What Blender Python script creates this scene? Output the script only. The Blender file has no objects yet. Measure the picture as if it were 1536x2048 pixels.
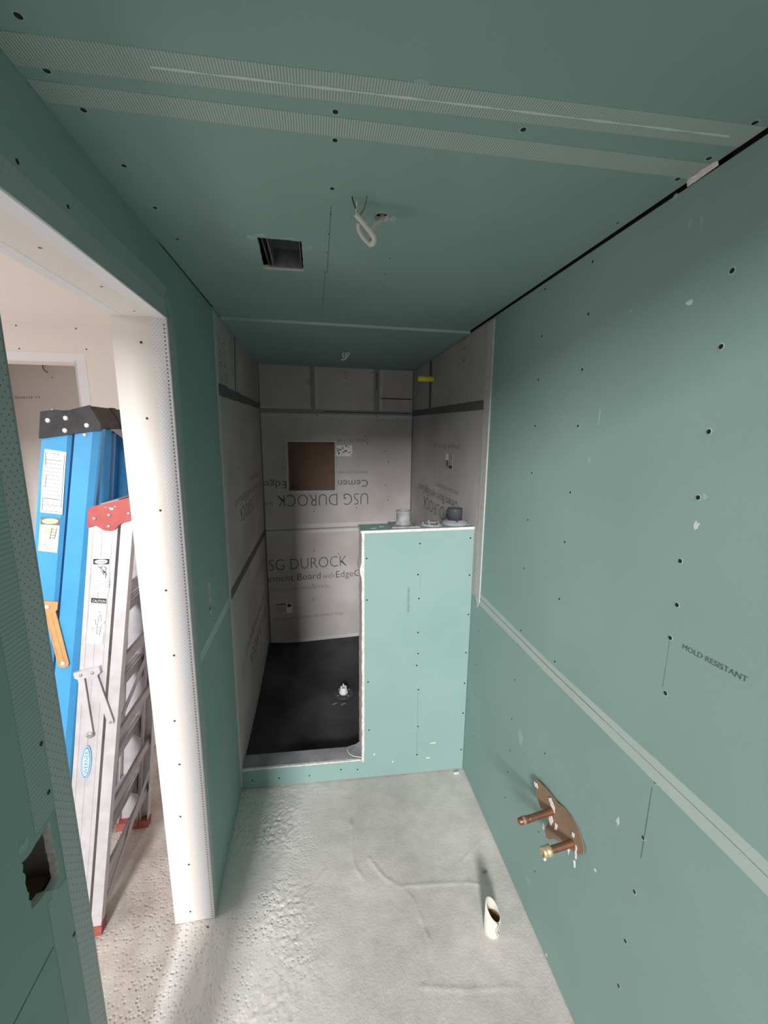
import bpy, bmesh, math, random
from mathutils import Vector, Matrix, noise
from mathutils.geometry import tessellate_polygon
random.seed(7)
S = bpy.context.scene
COL = S.collection

# ------------------------------------------------------------------ camera
cam_d = bpy.data.cameras.new('camera'); cam = bpy.data.objects.new('camera', cam_d); COL.objects.link(cam)
cam_d.sensor_fit = 'HORIZONTAL'; cam_d.sensor_width = 36.0; cam_d.lens = 802.337 / 1536 * 36.0
cam_d.clip_start = 0.02
_r = (0.986944, -0.160808, 0.009066); _u = (0.021177, 0.185362, 0.982442); _f = (0.159665, 0.969423, -0.186348)
cam.matrix_world = Matrix(((_r[0], _u[0], -_f[0], 0.0), (_r[1], _u[1], -_f[1], 0.0), (_r[2], _u[2], -_f[2], 1.79527), (0, 0, 0, 1)))
S.camera = cam

# ------------------------------------------------------------------ world, daylight, exposure
S.view_settings.view_transform = 'Standard'; S.view_settings.look = 'None'
S.view_settings.gamma = 1.0; S.view_settings.use_curve_mapping = False
S.view_settings.exposure = 0.0
W = bpy.data.worlds.new('sky'); S.world = W; W.use_nodes = True
W.node_tree.nodes['Background'].inputs[0].default_value = (0.75, 0.85, 1.0, 1); W.node_tree.nodes['Background'].inputs[1].default_value = 1.2
S.cycles.diffuse_bounces = 6; S.cycles.max_bounces = 10
S.cycles.sample_clamp_indirect = 6.0

def area(name, loc, target, sx, sy, power, color):
    d = bpy.data.lights.new(name, 'AREA'); d.shape = 'RECTANGLE'; d.size = sx; d.size_y = sy; d.energy = power; d.color = color
    o = bpy.data.objects.new(name, d); COL.objects.link(o); o.location = loc
    o.rotation_euler = (Vector(target) - Vector(loc)).to_track_quat('-Z', 'Y').to_euler()
    return o
RY = -6.2; YB0 = -0.35                                   # rear wall of the open room behind the camera
area('daylight_window_high', (-1.46, RY + 0.03, 3.75), (-1.46, 0.0, 3.74), 1.02, 1.3, 900, (1.0, 0.985, 0.98))
area('daylight_window_low', (-1.46, RY + 0.03, 1.5), (-1.46, 0.0, 1.49), 1.02, 1.5, 34, (1.0, 0.985, 0.98))
area('hall_top_fill', (-1.4, 0.9, 2.29), (-1.4, 0.901, 0.6), 0.5, 0.5, 6, (1.0, 0.96, 0.93))  # unseen fill light added under the hall ceiling to brighten hall and jamb
area('hall_bounce_fill', (-2.4, 1.0, 0.4), (-2.4, 1.001, 2.3), 1.0, 1.0, 15, (1.0, 0.96, 0.93))  # added low fill facing up, standing in for bounced light in the hall

# ------------------------------------------------------------------ materials
def new_mat(name):
    m = bpy.data.materials.new(name); m.use_nodes = True
    nt = m.node_tree; b = nt.nodes['Principled BSDF']
    return m, nt, b
def nd(nt, t, **kw):
    n = nt.nodes.new(t)
    for k, v in kw.items(): setattr(n, k, v)
    return n
def surf(name, c1, c2=None, rough=0.7, scale=6.0, metal=0.0, bump=0.0, bscale=60.0, spec=0.3, detail=4.0):
    m, nt, b = new_mat(name)
    b.inputs['Roughness'].default_value = rough; b.inputs['Metallic'].default_value = metal
    b.inputs['Specular IOR Level'].default_value = spec
    c2 = c2 or c1
    tc = nd(nt, 'ShaderNodeTexCoord')
    n = nd(nt, 'ShaderNodeTexNoise'); n.inputs['Scale'].default_value = scale; n.inputs['Detail'].default_value = detail
    nt.links.new(tc.outputs['Object'], n.inputs['Vector'])
    r = nd(nt, 'ShaderNodeValToRGB'); r.color_ramp.elements[0].position = 0.3; r.color_ramp.elements[1].position = 0.7
    r.color_ramp.elements[0].color = (*c1, 1); r.color_ramp.elements[1].color = (*c2, 1)
    nt.links.new(n.outputs['Fac'], r.inputs['Fac']); nt.links.new(r.outputs['Color'], b.inputs['Base Color'])
    if bump:
        n2 = nd(nt, 'ShaderNodeTexNoise'); n2.inputs['Scale'].default_value = bscale; n2.inputs['Detail'].default_value = 5
        nt.links.new(tc.outputs['Object'], n2.inputs['Vector'])
        bp = nd(nt, 'ShaderNodeBump'); bp.inputs['Strength'].default_value = bump; bp.inputs['Distance'].default_value = 0.004
        nt.links.new(n2.outputs['Fac'], bp.inputs['Height']); nt.links.new(bp.outputs['Normal'], b.inputs['Normal'])
    return m
def stripes(name, ca, cb, axis, period, duty, rough=0.8, axis2=None, period2=None, duty2=None):
    """woven tape: thin pale threads (ca) over the board colour (cb)"""
    m, nt, b = new_mat(name); b.inputs['Roughness'].default_value = rough; b.inputs['Specular IOR Level'].default_value = 0.2
    tc = nd(nt, 'ShaderNodeTexCoord'); sp = nd(nt, 'ShaderNodeSeparateXYZ'); nt.links.new(tc.outputs['Object'], sp.inputs[0])
    def line(ax, per, du):
        a = nd(nt, 'ShaderNodeMath', operation='DIVIDE'); a.inputs[1].default_value = per; nt.links.new(sp.outputs[ax], a.inputs[0])
        f = nd(nt, 'ShaderNodeMath', operation='FRACT'); nt.links.new(a.outputs[0], f.inputs[0])
        l = nd(nt, 'ShaderNodeMath', operation='LESS_THAN'); l.inputs[1].default_value = du; nt.links.new(f.outputs[0], l.inputs[0])
        return l
    l = line(axis, period, duty)
    if axis2 is not None:
        l2 = line(axis2, period2, duty2); mx = nd(nt, 'ShaderNodeMath', operation='MAXIMUM')
        nt.links.new(l.outputs[0], mx.inputs[0]); nt.links.new(l2.outputs[0], mx.inputs[1]); l = mx
    mix = nd(nt, 'ShaderNodeMixRGB'); mix.inputs[1].default_value = (*cb, 1); mix.inputs[2].default_value = (*ca, 1)
    nt.links.new(l.outputs[0], mix.inputs[0]); nt.links.new(mix.outputs[0], b.inputs['Base Color'])
    return m
def perforated(name, base, hole, ax_u, ax_v, pu, pv, rad, rough=0.45):
    """vinyl corner bead: staggered rows of small round holes"""
    m, nt, b = new_mat(name); b.inputs['Roughness'].default_value = rough
    tc = nd(nt, 'ShaderNodeTexCoord'); sp = nd(nt, 'ShaderNodeSeparateXYZ'); nt.links.new(tc.outputs['Object'], sp.inputs[0])
    M = lambda op, a, bb=None: _math(nt, op, a, bb)
    v = M('DIVIDE', sp.outputs[ax_v], pv); vi = M('FLOOR', v); vf = M('SUBTRACT', M('FRACT', v), 0.5)
    odd = M('MULTIPLY', M('FRACT', M('MULTIPLY', vi, 0.5)), 1.0)
    u = M('ADD', M('DIVIDE', sp.outputs[ax_u], pu), odd); uf = M('SUBTRACT', M('FRACT', u), 0.5)
    du = M('MULTIPLY', uf, pu); dv = M('MULTIPLY', vf, pv)
    d = M('SQRT', M('ADD', M('MULTIPLY', du, du), M('MULTIPLY', dv, dv)))
    l = M('LESS_THAN', d, rad)
    mix = nd(nt, 'ShaderNodeMixRGB'); mix.inputs[1].default_value = (*base, 1); mix.inputs[2].default_value = (*hole, 1)
    nt.links.new(l, mix.inputs[0]); nt.links.new(mix.outputs[0], b.inputs['Base Color'])
    return m
def _math(nt, op, a, b=None):
    n = nt.nodes.new('ShaderNodeMath'); n.operation = op
    for i, x in enumerate((a, b)):
        if x is None: continue
        if isinstance(x, (int, float)): n.inputs[i].default_value = x
        else: nt.links.new(x, n.inputs[i])
    return n.outputs[0]

GREEN = (0.240, 0.365, 0.335); GREEN2 = (0.275, 0.405, 0.373)
M = {}
M['green'] = surf('green_board_paper', GREEN, GREEN2, 0.75, 2.2, bump=0.05, bscale=250, spec=0.25)
M['white'] = surf('white_drywall_paper', (0.82, 0.765, 0.725), (0.83, 0.775, 0.735), 0.8, 2.0, spec=0.2)
M['gypsum'] = surf('raw_gypsum', (0.80, 0.77, 0.74), (0.62, 0.57, 0.54), 0.9, 90, bump=0.5, bscale=120)
M['cement'] = surf('cement_board', (0.40, 0.365, 0.35), (0.52, 0.485, 0.475), 0.85, 3.0, bump=0.25, bscale=220)
M['cement_edge'] = surf('cement_board_edge', (0.55, 0.54, 0.52), (0.47, 0.46, 0.445), 0.9, 40)
M['cement_tape'] = stripes('dark_mesh_tape', (0.15, 0.145, 0.145), (0.12, 0.115, 0.115), 2, 0.004, 0.5)
M['cement_tape_b'] = surf('grey_mesh_tape', (0.30, 0.28, 0.28), (0.25, 0.235, 0.235), 0.85, 60)
M['cement_pale'] = surf('cement_board_hem', (0.52, 0.505, 0.50), (0.47, 0.455, 0.45), 0.85, 8)
M['ink'] = surf('print_ink', (0.035, 0.035, 0.038), (0.06, 0.06, 0.065), 0.8, 40)
M['ink_faint'] = surf('faint_print_ink', (0.13, 0.125, 0.125), (0.19, 0.18, 0.18), 0.8, 60)
M['ink_green'] = surf('print_ink_on_green', (0.06, 0.085, 0.08), (0.14, 0.19, 0.175), 0.8, 160)
M['dark'] = surf('dark_cavity', (0.02, 0.018, 0.016), (0.03, 0.026, 0.022), 0.9)
M['wood'] = surf('framing_lumber', (0.20, 0.11, 0.06), (0.27, 0.16, 0.09), 0.8, 14)
M['bare'] = surf('unseen_dark_wall', (0.12, 0.125, 0.125), (0.16, 0.165, 0.165), 0.85, 3)  # dark colour invented for unseen rear walls, to cut bounced light
M['screw'] = surf('black_screw', (0.012, 0.013, 0.013), (0.02, 0.021, 0.021), 0.5, 40)
M['screw_ring'] = surf('torn_paper_ring', (0.36, 0.48, 0.44), (0.32, 0.45, 0.41), 0.9, 90)
M['screw_ring_w'] = surf('torn_white_ring', (0.80, 0.75, 0.71), (0.74, 0.69, 0.66), 0.9, 90)
M['screw_ring_c'] = surf('cement_ring', (0.36, 0.345, 0.335), (0.33, 0.315, 0.31), 0.9, 90)
M['mesh_tape'] = stripes('mesh_joint_tape', (0.50, 0.555, 0.515), (0.28, 0.37, 0.335), 0, 0.0044, 0.46)
M['mesh_tape_v'] = stripes('mesh_joint_tape_vertical', (0.37, 0.47, 0.43), (0.28, 0.40, 0.365), 2, 0.007, 0.5)
M['tape_plain'] = surf('tape_strip', (0.30, 0.405, 0.37), (0.32, 0.425, 0.39), 0.85, 10)
M['paper_tape'] = surf('joint_tape', (0.40, 0.49, 0.46), (0.43, 0.52, 0.49), 0.85, 10)
M['bead_w'] = perforated('white_corner_bead', (0.82, 0.81, 0.84), (0.42, 0.41, 0.43), 0, 2, 0.010, 0.0062, 0.0012)
M['bead_nose'] = surf('corner_bead_nose', (0.83, 0.82, 0.84), None, 0.4, 5)
M['bead_g'] = perforated('corner_bead_over_green', (0.43, 0.465, 0.465), (0.12, 0.135, 0.135), 1, 2, 0.013, 0.0075, 0.0012)
M['bead_h'] = perforated('corner_bead_header', (0.40, 0.45, 0.455), (0.25, 0.28, 0.28), 1, 2, 0.012, 0.009, 0.0010)
M['plaster'] = surf('plaster_smear', (0.66, 0.70, 0.68), (0.55, 0.62, 0.59), 0.9, 120)
M['scuff'] = surf('plaster_dust', (0.345, 0.47, 0.435), (0.31, 0.44, 0.40), 0.9, 90)
M['white_pl'] = surf('white_plaster', (0.83, 0.82, 0.79), (0.72, 0.70, 0.67), 0.9, 80, bump=0.4)
M['liner'] = surf('black_rubber_liner', (0.028, 0.028, 0.034), (0.15, 0.148, 0.16), 0.42, 2.6, spec=0.5, bump=0.05, bscale=30)
M['liner_dusty'] = surf('dusty_rubber_liner', (0.22, 0.22, 0.235), (0.34, 0.335, 0.35), 0.75, 9, bump=0.1)
M['pvc_w'] = surf('white_pvc', (0.74, 0.73, 0.70), (0.66, 0.65, 0.63), 0.45, 18)
M['pvc_cream'] = surf('cream_pvc', (0.76, 0.72, 0.64), (0.64, 0.60, 0.54), 0.5, 25)
M['pipe_in'] = surf('stained_pipe_inside', (0.30, 0.20, 0.11), (0.22, 0.14, 0.07), 0.6, 20)
M['pvc_g'] = surf('dusty_grey_pvc', (0.36, 0.355, 0.355), (0.20, 0.20, 0.205), 0.8, 30, bump=0.3)
M['pvc_d'] = surf('dark_grey_pvc', (0.045, 0.05, 0.06), (0.07, 0.075, 0.085), 0.5, 20)
M['pvc_f'] = surf('grey_drain_flange', (0.27, 0.27, 0.30), (0.35, 0.35, 0.38), 0.6, 20)
M['copper'] = surf('aged_copper', (0.36, 0.15, 0.09), (0.22, 0.12, 0.08), 0.42, 50, metal=0.75, bump=0.2)
M['brass'] = surf('dusty_brass', (0.55, 0.40, 0.17), (0.62, 0.55, 0.40), 0.45, 90, metal=0.6)
M['solder'] = surf('dusty_solder', (0.38, 0.27, 0.22), (0.28, 0.17, 0.12), 0.6, 120, metal=0.3)
M['kraft'] = surf('brown_kraft_paper', (0.235, 0.155, 0.10), (0.27, 0.18, 0.12), 0.85, 20)
M['niche'] = surf('brown_niche_back', (0.165, 0.105, 0.075), (0.18, 0.118, 0.085), 0.85, 12)
M['yellow'] = surf('yellow_plastic', (0.92, 0.76, 0.06), (0.93, 0.78, 0.08), 0.4, 8)
M['cable'] = surf('white_cable_sheath', (0.62, 0.60, 0.53), (0.52, 0.50, 0.45), 0.5, 40)
M['cable_d'] = surf('dusty_cable_sheath', (0.72, 0.74, 0.70), (0.62, 0.65, 0.61), 0.6, 40)
M['wire_b'] = surf('black_wire', (0.012, 0.012, 0.012), None, 0.4)
M['wire_w'] = surf('white_wire', (0.75, 0.74, 0.72), None, 0.4)
M['wire_c'] = surf('bare_copper_wire', (0.10, 0.075, 0.06), None, 0.5)
M['galv'] = surf('galvanised_duct', (0.30, 0.30, 0.31), (0.19, 0.19, 0.20), 0.42, 30, metal=0.6, bump=0.15)
M['alu'] = surf('brushed_aluminium', (0.64, 0.615, 0.63), (0.53, 0.505, 0.52), 0.45, 22, metal=0.35, spec=0.5)
M['alu_d'] = surf('dull_aluminium', (0.47, 0.45, 0.46), (0.39, 0.37, 0.385), 0.45, 22, metal=0.45)
M['rivet'] = surf('steel_rivet', (0.36, 0.36, 0.37), (0.44, 0.44, 0.45), 0.4, 60, metal=0.6)
M['rivet_w'] = surf('bright_rivet', (0.72, 0.72, 0.70), None, 0.35, 10, metal=0.3)
M['red'] = surf('red_plastic', (0.37, 0.075, 0.070), (0.42, 0.10, 0.092), 0.5, 30)
M['red_d'] = surf('dirty_red_rubber', (0.27, 0.06, 0.05), (0.36, 0.11, 0.09), 0.6, 40)
M['blue'] = surf('blue_fibreglass', (0.055, 0.29, 0.57), (0.065, 0.315, 0.60), 0.35, 14, spec=0.5)
M['black_p'] = surf('black_plastic', (0.022, 0.022, 0.024), (0.045, 0.044, 0.046), 0.5, 25)
M['gold'] = surf('gold_anodised_steel', (0.62, 0.36, 0.15), (0.52, 0.30, 0.13), 0.45, 30, metal=0.35)
M['paper'] = surf('sticker_paper', (0.80, 0.79, 0.77), (0.75, 0.74, 0.72), 0.6, 30)
M['paper_d'] = surf('worn_sticker', (0.62, 0.55, 0.55), (0.42, 0.36, 0.36), 0.6, 90)
M['paper_pink'] = surf('pink_sticker', (0.47, 0.35, 0.33), (0.42, 0.31, 0.30), 0.7, 40)
M['black'] = surf('black_ink', (0.03, 0.03, 0.03), None, 0.6)
M['grey_ink'] = surf('grey_ink', (0.11, 0.11, 0.11), (0.20, 0.20, 0.20), 0.6, 120)
M['cream'] = surf('cream_print', (0.72, 0.55, 0.33), None, 0.6)
M['logo_blue'] = surf('logo_blue', (0.03, 0.25, 0.52), None, 0.5)
M['frame_w'] = surf('window_frame', (0.8, 0.8, 0.8), None, 0.5)

M_TALL = surf('unseen_dark_floor', (0.12, 0.115, 0.105), (0.17, 0.16, 0.15), 0.8, 8)  # dark floor slab added out of view to cut bounced light
def floor_mat():
    m, nt, b = new_mat('raw_concrete'); b.inputs['Roughness'].default_value = 0.85; b.inputs['Specular IOR Level'].default_value = 0.25
    tc = nd(nt, 'ShaderNodeTexCoord'); V = tc.outputs['Object']; sp = nd(nt, 'ShaderNodeSeparateXYZ'); nt.links.new(V, sp.inputs[0])
    def nz(s, d=6, r=0.6):
        n = nd(nt, 'ShaderNodeTexNoise'); n.inputs['Scale'].default_value = s; n.inputs['Detail'].default_value = d; n.inputs['Roughness'].default_value = r
        nt.links.new(V, n.inputs['Vector']); return n.outputs['Fac']
    def ramp(f, a, bb, ca, cb):
        r = nd(nt, 'ShaderNodeValToRGB'); r.color_ramp.elements[0].position = a; r.color_ramp.elements[1].position = bb
        r.color_ramp.elements[0].color = (*ca, 1); r.color_ramp.elements[1].color = (*cb, 1); nt.links.new(f, r.inputs[0]); return r.outputs[0]
    bath = ramp(_math(nt, 'ADD', _math(nt, 'MULTIPLY', nz(2.2), 0.75), _math(nt, 'MULTIPLY', nz(16, 8, 0.7), 0.25)), 0.36, 0.62, (0.46, 0.425, 0.405), (0.66, 0.615, 0.59))
    left_lit = nd(nt, 'ShaderNodeMapRange'); left_lit.inputs[1].default_value = 0.12; left_lit.inputs[2].default_value = -0.30; nt.links.new(_math(nt, 'ADD', sp.outputs[0], _math(nt, 'MULTIPLY', _math(nt, 'SUBTRACT', nz(3.5), 0.5), 0.35)), left_lit.inputs[0])  # floor painted paler towards the left, standing in for doorway light
    dm = nd(nt, 'ShaderNodeMixRGB'); dm.inputs[2].default_value = (0.76, 0.725, 0.705, 1); nt.links.new(_math(nt, 'MULTIPLY', left_lit.outputs[0], 0.85), dm.inputs[0]); nt.links.new(bath, dm.inputs[1]); bath = dm.outputs[0]
    hall = ramp(nz(4.2), 0.36, 0.64, (0.40, 0.345, 0.30), (0.62, 0.575, 0.54))
    rough = ramp(nz(3.1, 3), 0.38, 0.62, (0, 0, 0), (1, 1, 1))
    # boundary between the hall slab and the bathroom slab runs under the doorway
    mk = nd(nt, 'ShaderNodeMapRange'); mk.inputs[1].default_value = -0.53; mk.inputs[2].default_value = -0.56
    nt.links.new(sp.outputs[0], mk.inputs[0])
    mix = nd(nt, 'ShaderNodeMixRGB'); nt.links.new(mk.outputs[0], mix.inputs[0]); nt.links.new(bath, mix.inputs[1]); nt.links.new(hall, mix.inputs[2])
    sk = ramp(nz(70, 2), 0.66, 0.72, (0, 0, 0), (1, 1, 1))
    mix2 = nd(nt, 'ShaderNodeMixRGB'); mix2.inputs[2].default_value = (0.62, 0.59, 0.57, 1)
    f = _math(nt, 'MULTIPLY', sk, 0.55); nt.links.new(f, mix2.inputs[0]); nt.links.new(mix.outputs[0], mix2.inputs[1])
    nt.links.new(mix2.outputs[0], b.inputs['Base Color'])
    vo = nd(nt, 'ShaderNodeTexVoronoi'); vo.inputs['Scale'].default_value = 75; nt.links.new(V, vo.inputs['Vector'])
    pit = _math(nt, 'MULTIPLY', ramp(vo.outputs['Distance'], 0.12, 0.4, (0, 0, 0), (1, 1, 1)), 1.0)
    # pitted strip: left third of the bathroom floor
    ma = nd(nt, 'ShaderNodeMapRange'); ma.inputs[1].default_value = 0.05; ma.inputs[2].default_value = -0.25; nt.links.new(sp.outputs[0], ma.inputs[0])
    pm = _math(nt, 'MULTIPLY', _math(nt, 'MULTIPLY', pit, ma.outputs[0]), rough)
    h = _math(nt, 'ADD', _math(nt, 'MULTIPLY', nz(34), 0.30), _math(nt, 'ADD', _math(nt, 'MULTIPLY', nz(140, 4), 0.35), _math(nt, 'MULTIPLY', pm, 0.8)))
    bp = nd(nt, 'ShaderNodeBump'); bp.inputs['Strength'].default_value = 0.7; bp.inputs['Distance'].default_value = 0.006
    nt.links.new(h, bp.inputs['Height']); nt.links.new(bp.outputs[0], b.inputs['Normal'])
    return m
M['floor'] = floor_mat()

# ------------------------------------------------------------------ mesh helpers
ORG = {}
class G:
    def __init__(s): s.bm = bmesh.new()
    def face(s, pts, mi=0):
        f = s.bm.faces.new([s.bm.verts.new(p) for p in pts]); f.material_index = mi; return f
    def hexa(s, p, mi=0):
        v = [s.bm.verts.new(q) for q in p]
        for q in ((0, 3, 2, 1), (4, 5, 6, 7), (0, 1, 5, 4), (1, 2, 6, 5), (2, 3, 7, 6), (3, 0, 4, 7)):
            s.bm.faces.new([v[i] for i in q]).material_index = mi
        return s
    def box(s, x0, x1, y0, y1, z0, z1, mi=0):
        return s.hexa([(x0, y0, z0), (x1, y0, z0), (x1, y1, z0), (x0, y1, z0), (x0, y0, z1), (x1, y0, z1), (x1, y1, z1), (x0, y1, z1)], mi)
    def prism(s, a, b, mi=0, side=None):
        side = mi if side is None else side
        A = [s.bm.verts.new(p) for p in a]; B = [s.bm.verts.new(p) for p in b]; n = len(a)
        s.bm.faces.new(A[::-1]).material_index = mi; s.bm.faces.new(B).material_index = mi
        for i in range(n):
            s.bm.faces.new((A[i], A[(i + 1) % n], B[(i + 1) % n], B[i])).material_index = side
        return s
    def slab(s, outer, holes, fa, fb, mi=(0, 1, 2)):
        """plate with holes; outlines in 2D, fa / fb map them to the front and back faces"""
        loops = [outer] + list(holes)
        tess = tessellate_polygon([[Vector((u, v, 0)) for u, v in l] for l in loops])
        pts = [q for l in loops for q in l]
        A = [s.bm.verts.new(fa(*q)) for q in pts]; B = [s.bm.verts.new(fb(*q)) for q in pts]
        for t in tess:
            s.bm.faces.new([A[i] for i in t]).material_index = mi[0]; s.bm.faces.new([B[i] for i in t[::-1]]).material_index = mi[1]
        k = 0
        for l in loops:
            n = len(l)
            for i in range(n):
                j = (i + 1) % n
                s.bm.faces.new((A[k + i], A[k + j], B[k + j], B[k + i])).material_index = mi[2]
            k += n
        return s
    def rings(s, rr, mi=0, cap0=True, cap1=True, smooth=True):
        R_ = [[s.bm.verts.new(p) for p in r] for r in rr]; n = len(rr[0])
        for a, b in zip(R_, R_[1:]):
            for i in range(n):
                f = s.bm.faces.new((a[i], a[(i + 1) % n], b[(i + 1) % n], b[i])); f.material_index = mi; f.smooth = smooth
        if cap0: s.bm.faces.new(R_[0][::-1]).material_index = mi
        if cap1: s.bm.faces.new(R_[-1]).material_index = mi
        return s
    def lathe(s, c, prof, axis=(0, 0, 1), n=28, mi=0, cap0=True, cap1=True):
        ax = Vector(axis).normalized(); e = ax.orthogonal().normalized(); g = ax.cross(e); c = Vector(c)
        return s.rings([[c + ax * h + (e * math.cos(2 * math.pi * i / n) + g * math.sin(2 * math.pi * i / n)) * r for i in range(n)] for r, h in prof], mi, cap0, cap1)
    def tube(s, pts, r, n=10, mi=0, sub=6):
        P = [Vector(p) for p in pts]
        if sub and len(P) > 2:
            Q = []
            for i in range(len(P) - 1):
                a, b, c, d = P[max(i - 1, 0)], P[i], P[i + 1], P[min(i + 2, len(P) - 1)]
                for k in range(sub):
                    t = k / sub
                    Q.append(0.5 * ((2 * b) + (c - a) * t + (2 * a - 5 * b + 4 * c - d) * t * t + (3 * b - a - 3 * c + d) * t ** 3))
            P = Q + [P[-1]]
        rr = []; up = None
        for i, p in enumerate(P):
            t = (P[min(i + 1, len(P) - 1)] - P[max(i - 1, 0)]).normalized()
            e = t.orthogonal().normalized() if up is None else (up - t * up.dot(t)).normalized()
            up = e; g = t.cross(e)
            rad = r(i / (len(P) - 1)) if callable(r) else r
            rr.append([p + (e * math.cos(2 * math.pi * k / n) + g * math.sin(2 * math.pi * k / n)) * rad for k in range(n)])
        return s.rings(rr, mi)
    def out(s, name, mats, parent=None, org=None, bevel=0.0, recalc=True):
        bm = s.bm
        if recalc: bmesh.ops.recalc_face_normals(bm, faces=bm.faces)
        o_ = Vector(org) if org is not None else (ORG[parent.name] if parent else Vector((0, 0, 0)))
        if o_.length: bmesh.ops.translate(bm, verts=bm.verts, vec=-o_)
        me = bpy.data.meshes.new(name); bm.to_mesh(me); bm.free()
        for m in (mats if isinstance(mats, (list, tuple)) else [mats]): me.materials.append(M[m])
        ob = bpy.data.objects.new(name, me); COL.objects.link(ob)
        if parent: ob.parent = parent
        else: ob.location = o_
        ORG[ob.name] = o_
        if bevel:
            md = ob.modifiers.new('bevel', 'BEVEL'); md.width = bevel; md.segments = 2; md.limit_method = 'ANGLE'
        return ob
def tag(o, label, cat, group=None):
    o['label'] = label; o['category'] = cat
    if group: o['group'] = group
    return o
def structure(o): o['kind'] = 'structure'; return o
def thing(name, loc, label, cat, group=None):
    o = bpy.data.objects.new(name, None); COL.objects.link(o); o.location = loc; o.empty_display_size = 0.05
    ORG[o.name] = Vector(loc); return tag(o, label, cat, group)

def lettering(name, txt, parent, org, xd, yd, width, height, mat, thin=-0.012, pre=None):
    """flat printed letters: left end of the baseline at org, running along xd, upright along yd"""
    cu = bpy.data.curves.new('t', 'FONT'); cu.body = txt; cu.offset = thin; cu.resolution_u = 3
    ob = bpy.data.objects.new('t', cu); COL.objects.link(ob)
    dg = bpy.context.evaluated_depsgraph_get()
    me = bpy.data.meshes.new_from_object(ob.evaluated_get(dg))
    bpy.data.objects.remove(ob); bpy.data.curves.remove(cu)
    xs = [v.co.x for v in me.vertices]; x0, x1 = min(xs), max(xs)
    sx = width / (x1 - x0); sy = height / 0.70
    xd, yd, org = Vector(xd), Vector(yd), Vector(org); off = ORG[parent.name]
    for v in me.vertices: v.co = org + xd * ((v.co.x - x0) * sx) + yd * (v.co.y * sy) - off
    me.name = name; me.materials.append(M[mat])
    o = bpy.data.objects.new(name, me); COL.objects.link(o); o.parent = parent; ORG[o.name] = off
    return o
def tinyprint(name, parent, org, xd, yd, width, height, mat, rows=1, rowgap=2.0, fill=0.72, cw=0.75, vert=False):
    """print too small to read: rows of short strokes"""
    g = G(); org, xd, yd = Vector(org), Vector(xd), Vector(yd); rnd = random.Random(len(name) + int(abs(org.x + org.y + org.z) * 1000))
    for r in range(rows):
        x = 0.0; w = width * (1 if r < rows - 1 else 0.7); base = org - yd * (r * height * rowgap)
        while x < w:
            if rnd.random() < 0.15: x += height * 0.9; continue
            cwid = height * cw
            for k in range(3):
                kind = rnd.random()
                if kind < 0.5:
                    a = x + rnd.random() * cwid * 0.7; p = [(a, 0), (a + height * 0.16, 0), (a + height * 0.16, height), (a, height)]
                else:
                    b = rnd.choice((0, 0.42, 0.84)) * height; p = [(x, b), (x + cwid * 0.8, b), (x + cwid * 0.8, b + height * 0.16), (x, b + height * 0.16)]
                g.face([base + xd * u + yd * v for u, v in p])
            x += height * (cw + 0.2)
    return g.out(name, mat, parent, recalc=False)

SCREW = {}
def screw_mesh(kind, s=1.0):
    key = (kind, s)
    if key in SCREW: return SCREW[key]
    g = G(); n = 14
    def ring(r, h): return [Vector((r * s * math.cos(2 * math.pi * i / n), r * s * math.sin(2 * math.pi * i / n), h)) for i in range(n)]
    g.rings([ring(0.0072, 0.0002), ring(0.0056, 0.0007), ring(0.0046, 0.0004)], 1, cap0=False, cap1=False)
    g.rings([ring(0.0046, 0.0006), ring(0.0044, 0.0003), ring(0.0016, 0.00025), ring(0.0004, 0.0001)], 0, cap0=False)
    me = bpy.data.meshes.new('screw'); g.bm.to_mesh(me); g.bm.free()
    me.materials.append(M['screw']); me.materials.append(M[kind]); SCREW[key] = me
    return me
def screw(parent, p, nrm, kind='screw_ring', s=1.0):
    o = bpy.data.objects.new('screw', screw_mesh(kind, s)); COL.objects.link(o); o.parent = parent
    o.location = Vector(p) - ORG[parent.name]; o.rotation_euler = Vector(nrm).to_track_quat('Z', 'Y').to_euler()
    return o
def blob(name, parent, p, xd, yd, w, h, mat, seed=1, lift=0.0006, jag=0.35):
    """thin irregular smear lying on a surface"""
    rnd = random.Random(seed); xd, yd = Vector(xd), Vector(yd); nz = xd.cross(yd).normalized(); p = Vector(p)
    pts = []
    for i in range(16):
        a = 2 * math.pi * i / 16; k = 1 - jag * rnd.random()
        pts.append(p + xd * (math.cos(a) * w / 2 * k) + yd * (math.sin(a) * h / 2 * k))
    g = G(); g.prism(pts, [q + nz * lift for q in pts])
    return g.out(name, mat, parent)

# ------------------------------------------------------------------ room dimensions (metres)
H = 2.30; XOUT = -0.556; YJ = 1.29; YN = 0.642; HD = 2.116; YSTUB = 0.40
XL = lambda z: -0.4217 + 0.0125 * z / H
XR = lambda z: 0.7505 - 0.0029 * z / H
YH = lambda x: 1.8542 - 0.0395 * (x + 0.4217)
YB = lambda x: 3.0758 + 0.0702 * (x + 0.4217)
HH = 1.3554; HC = 0.115; XM = 0.196

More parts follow.
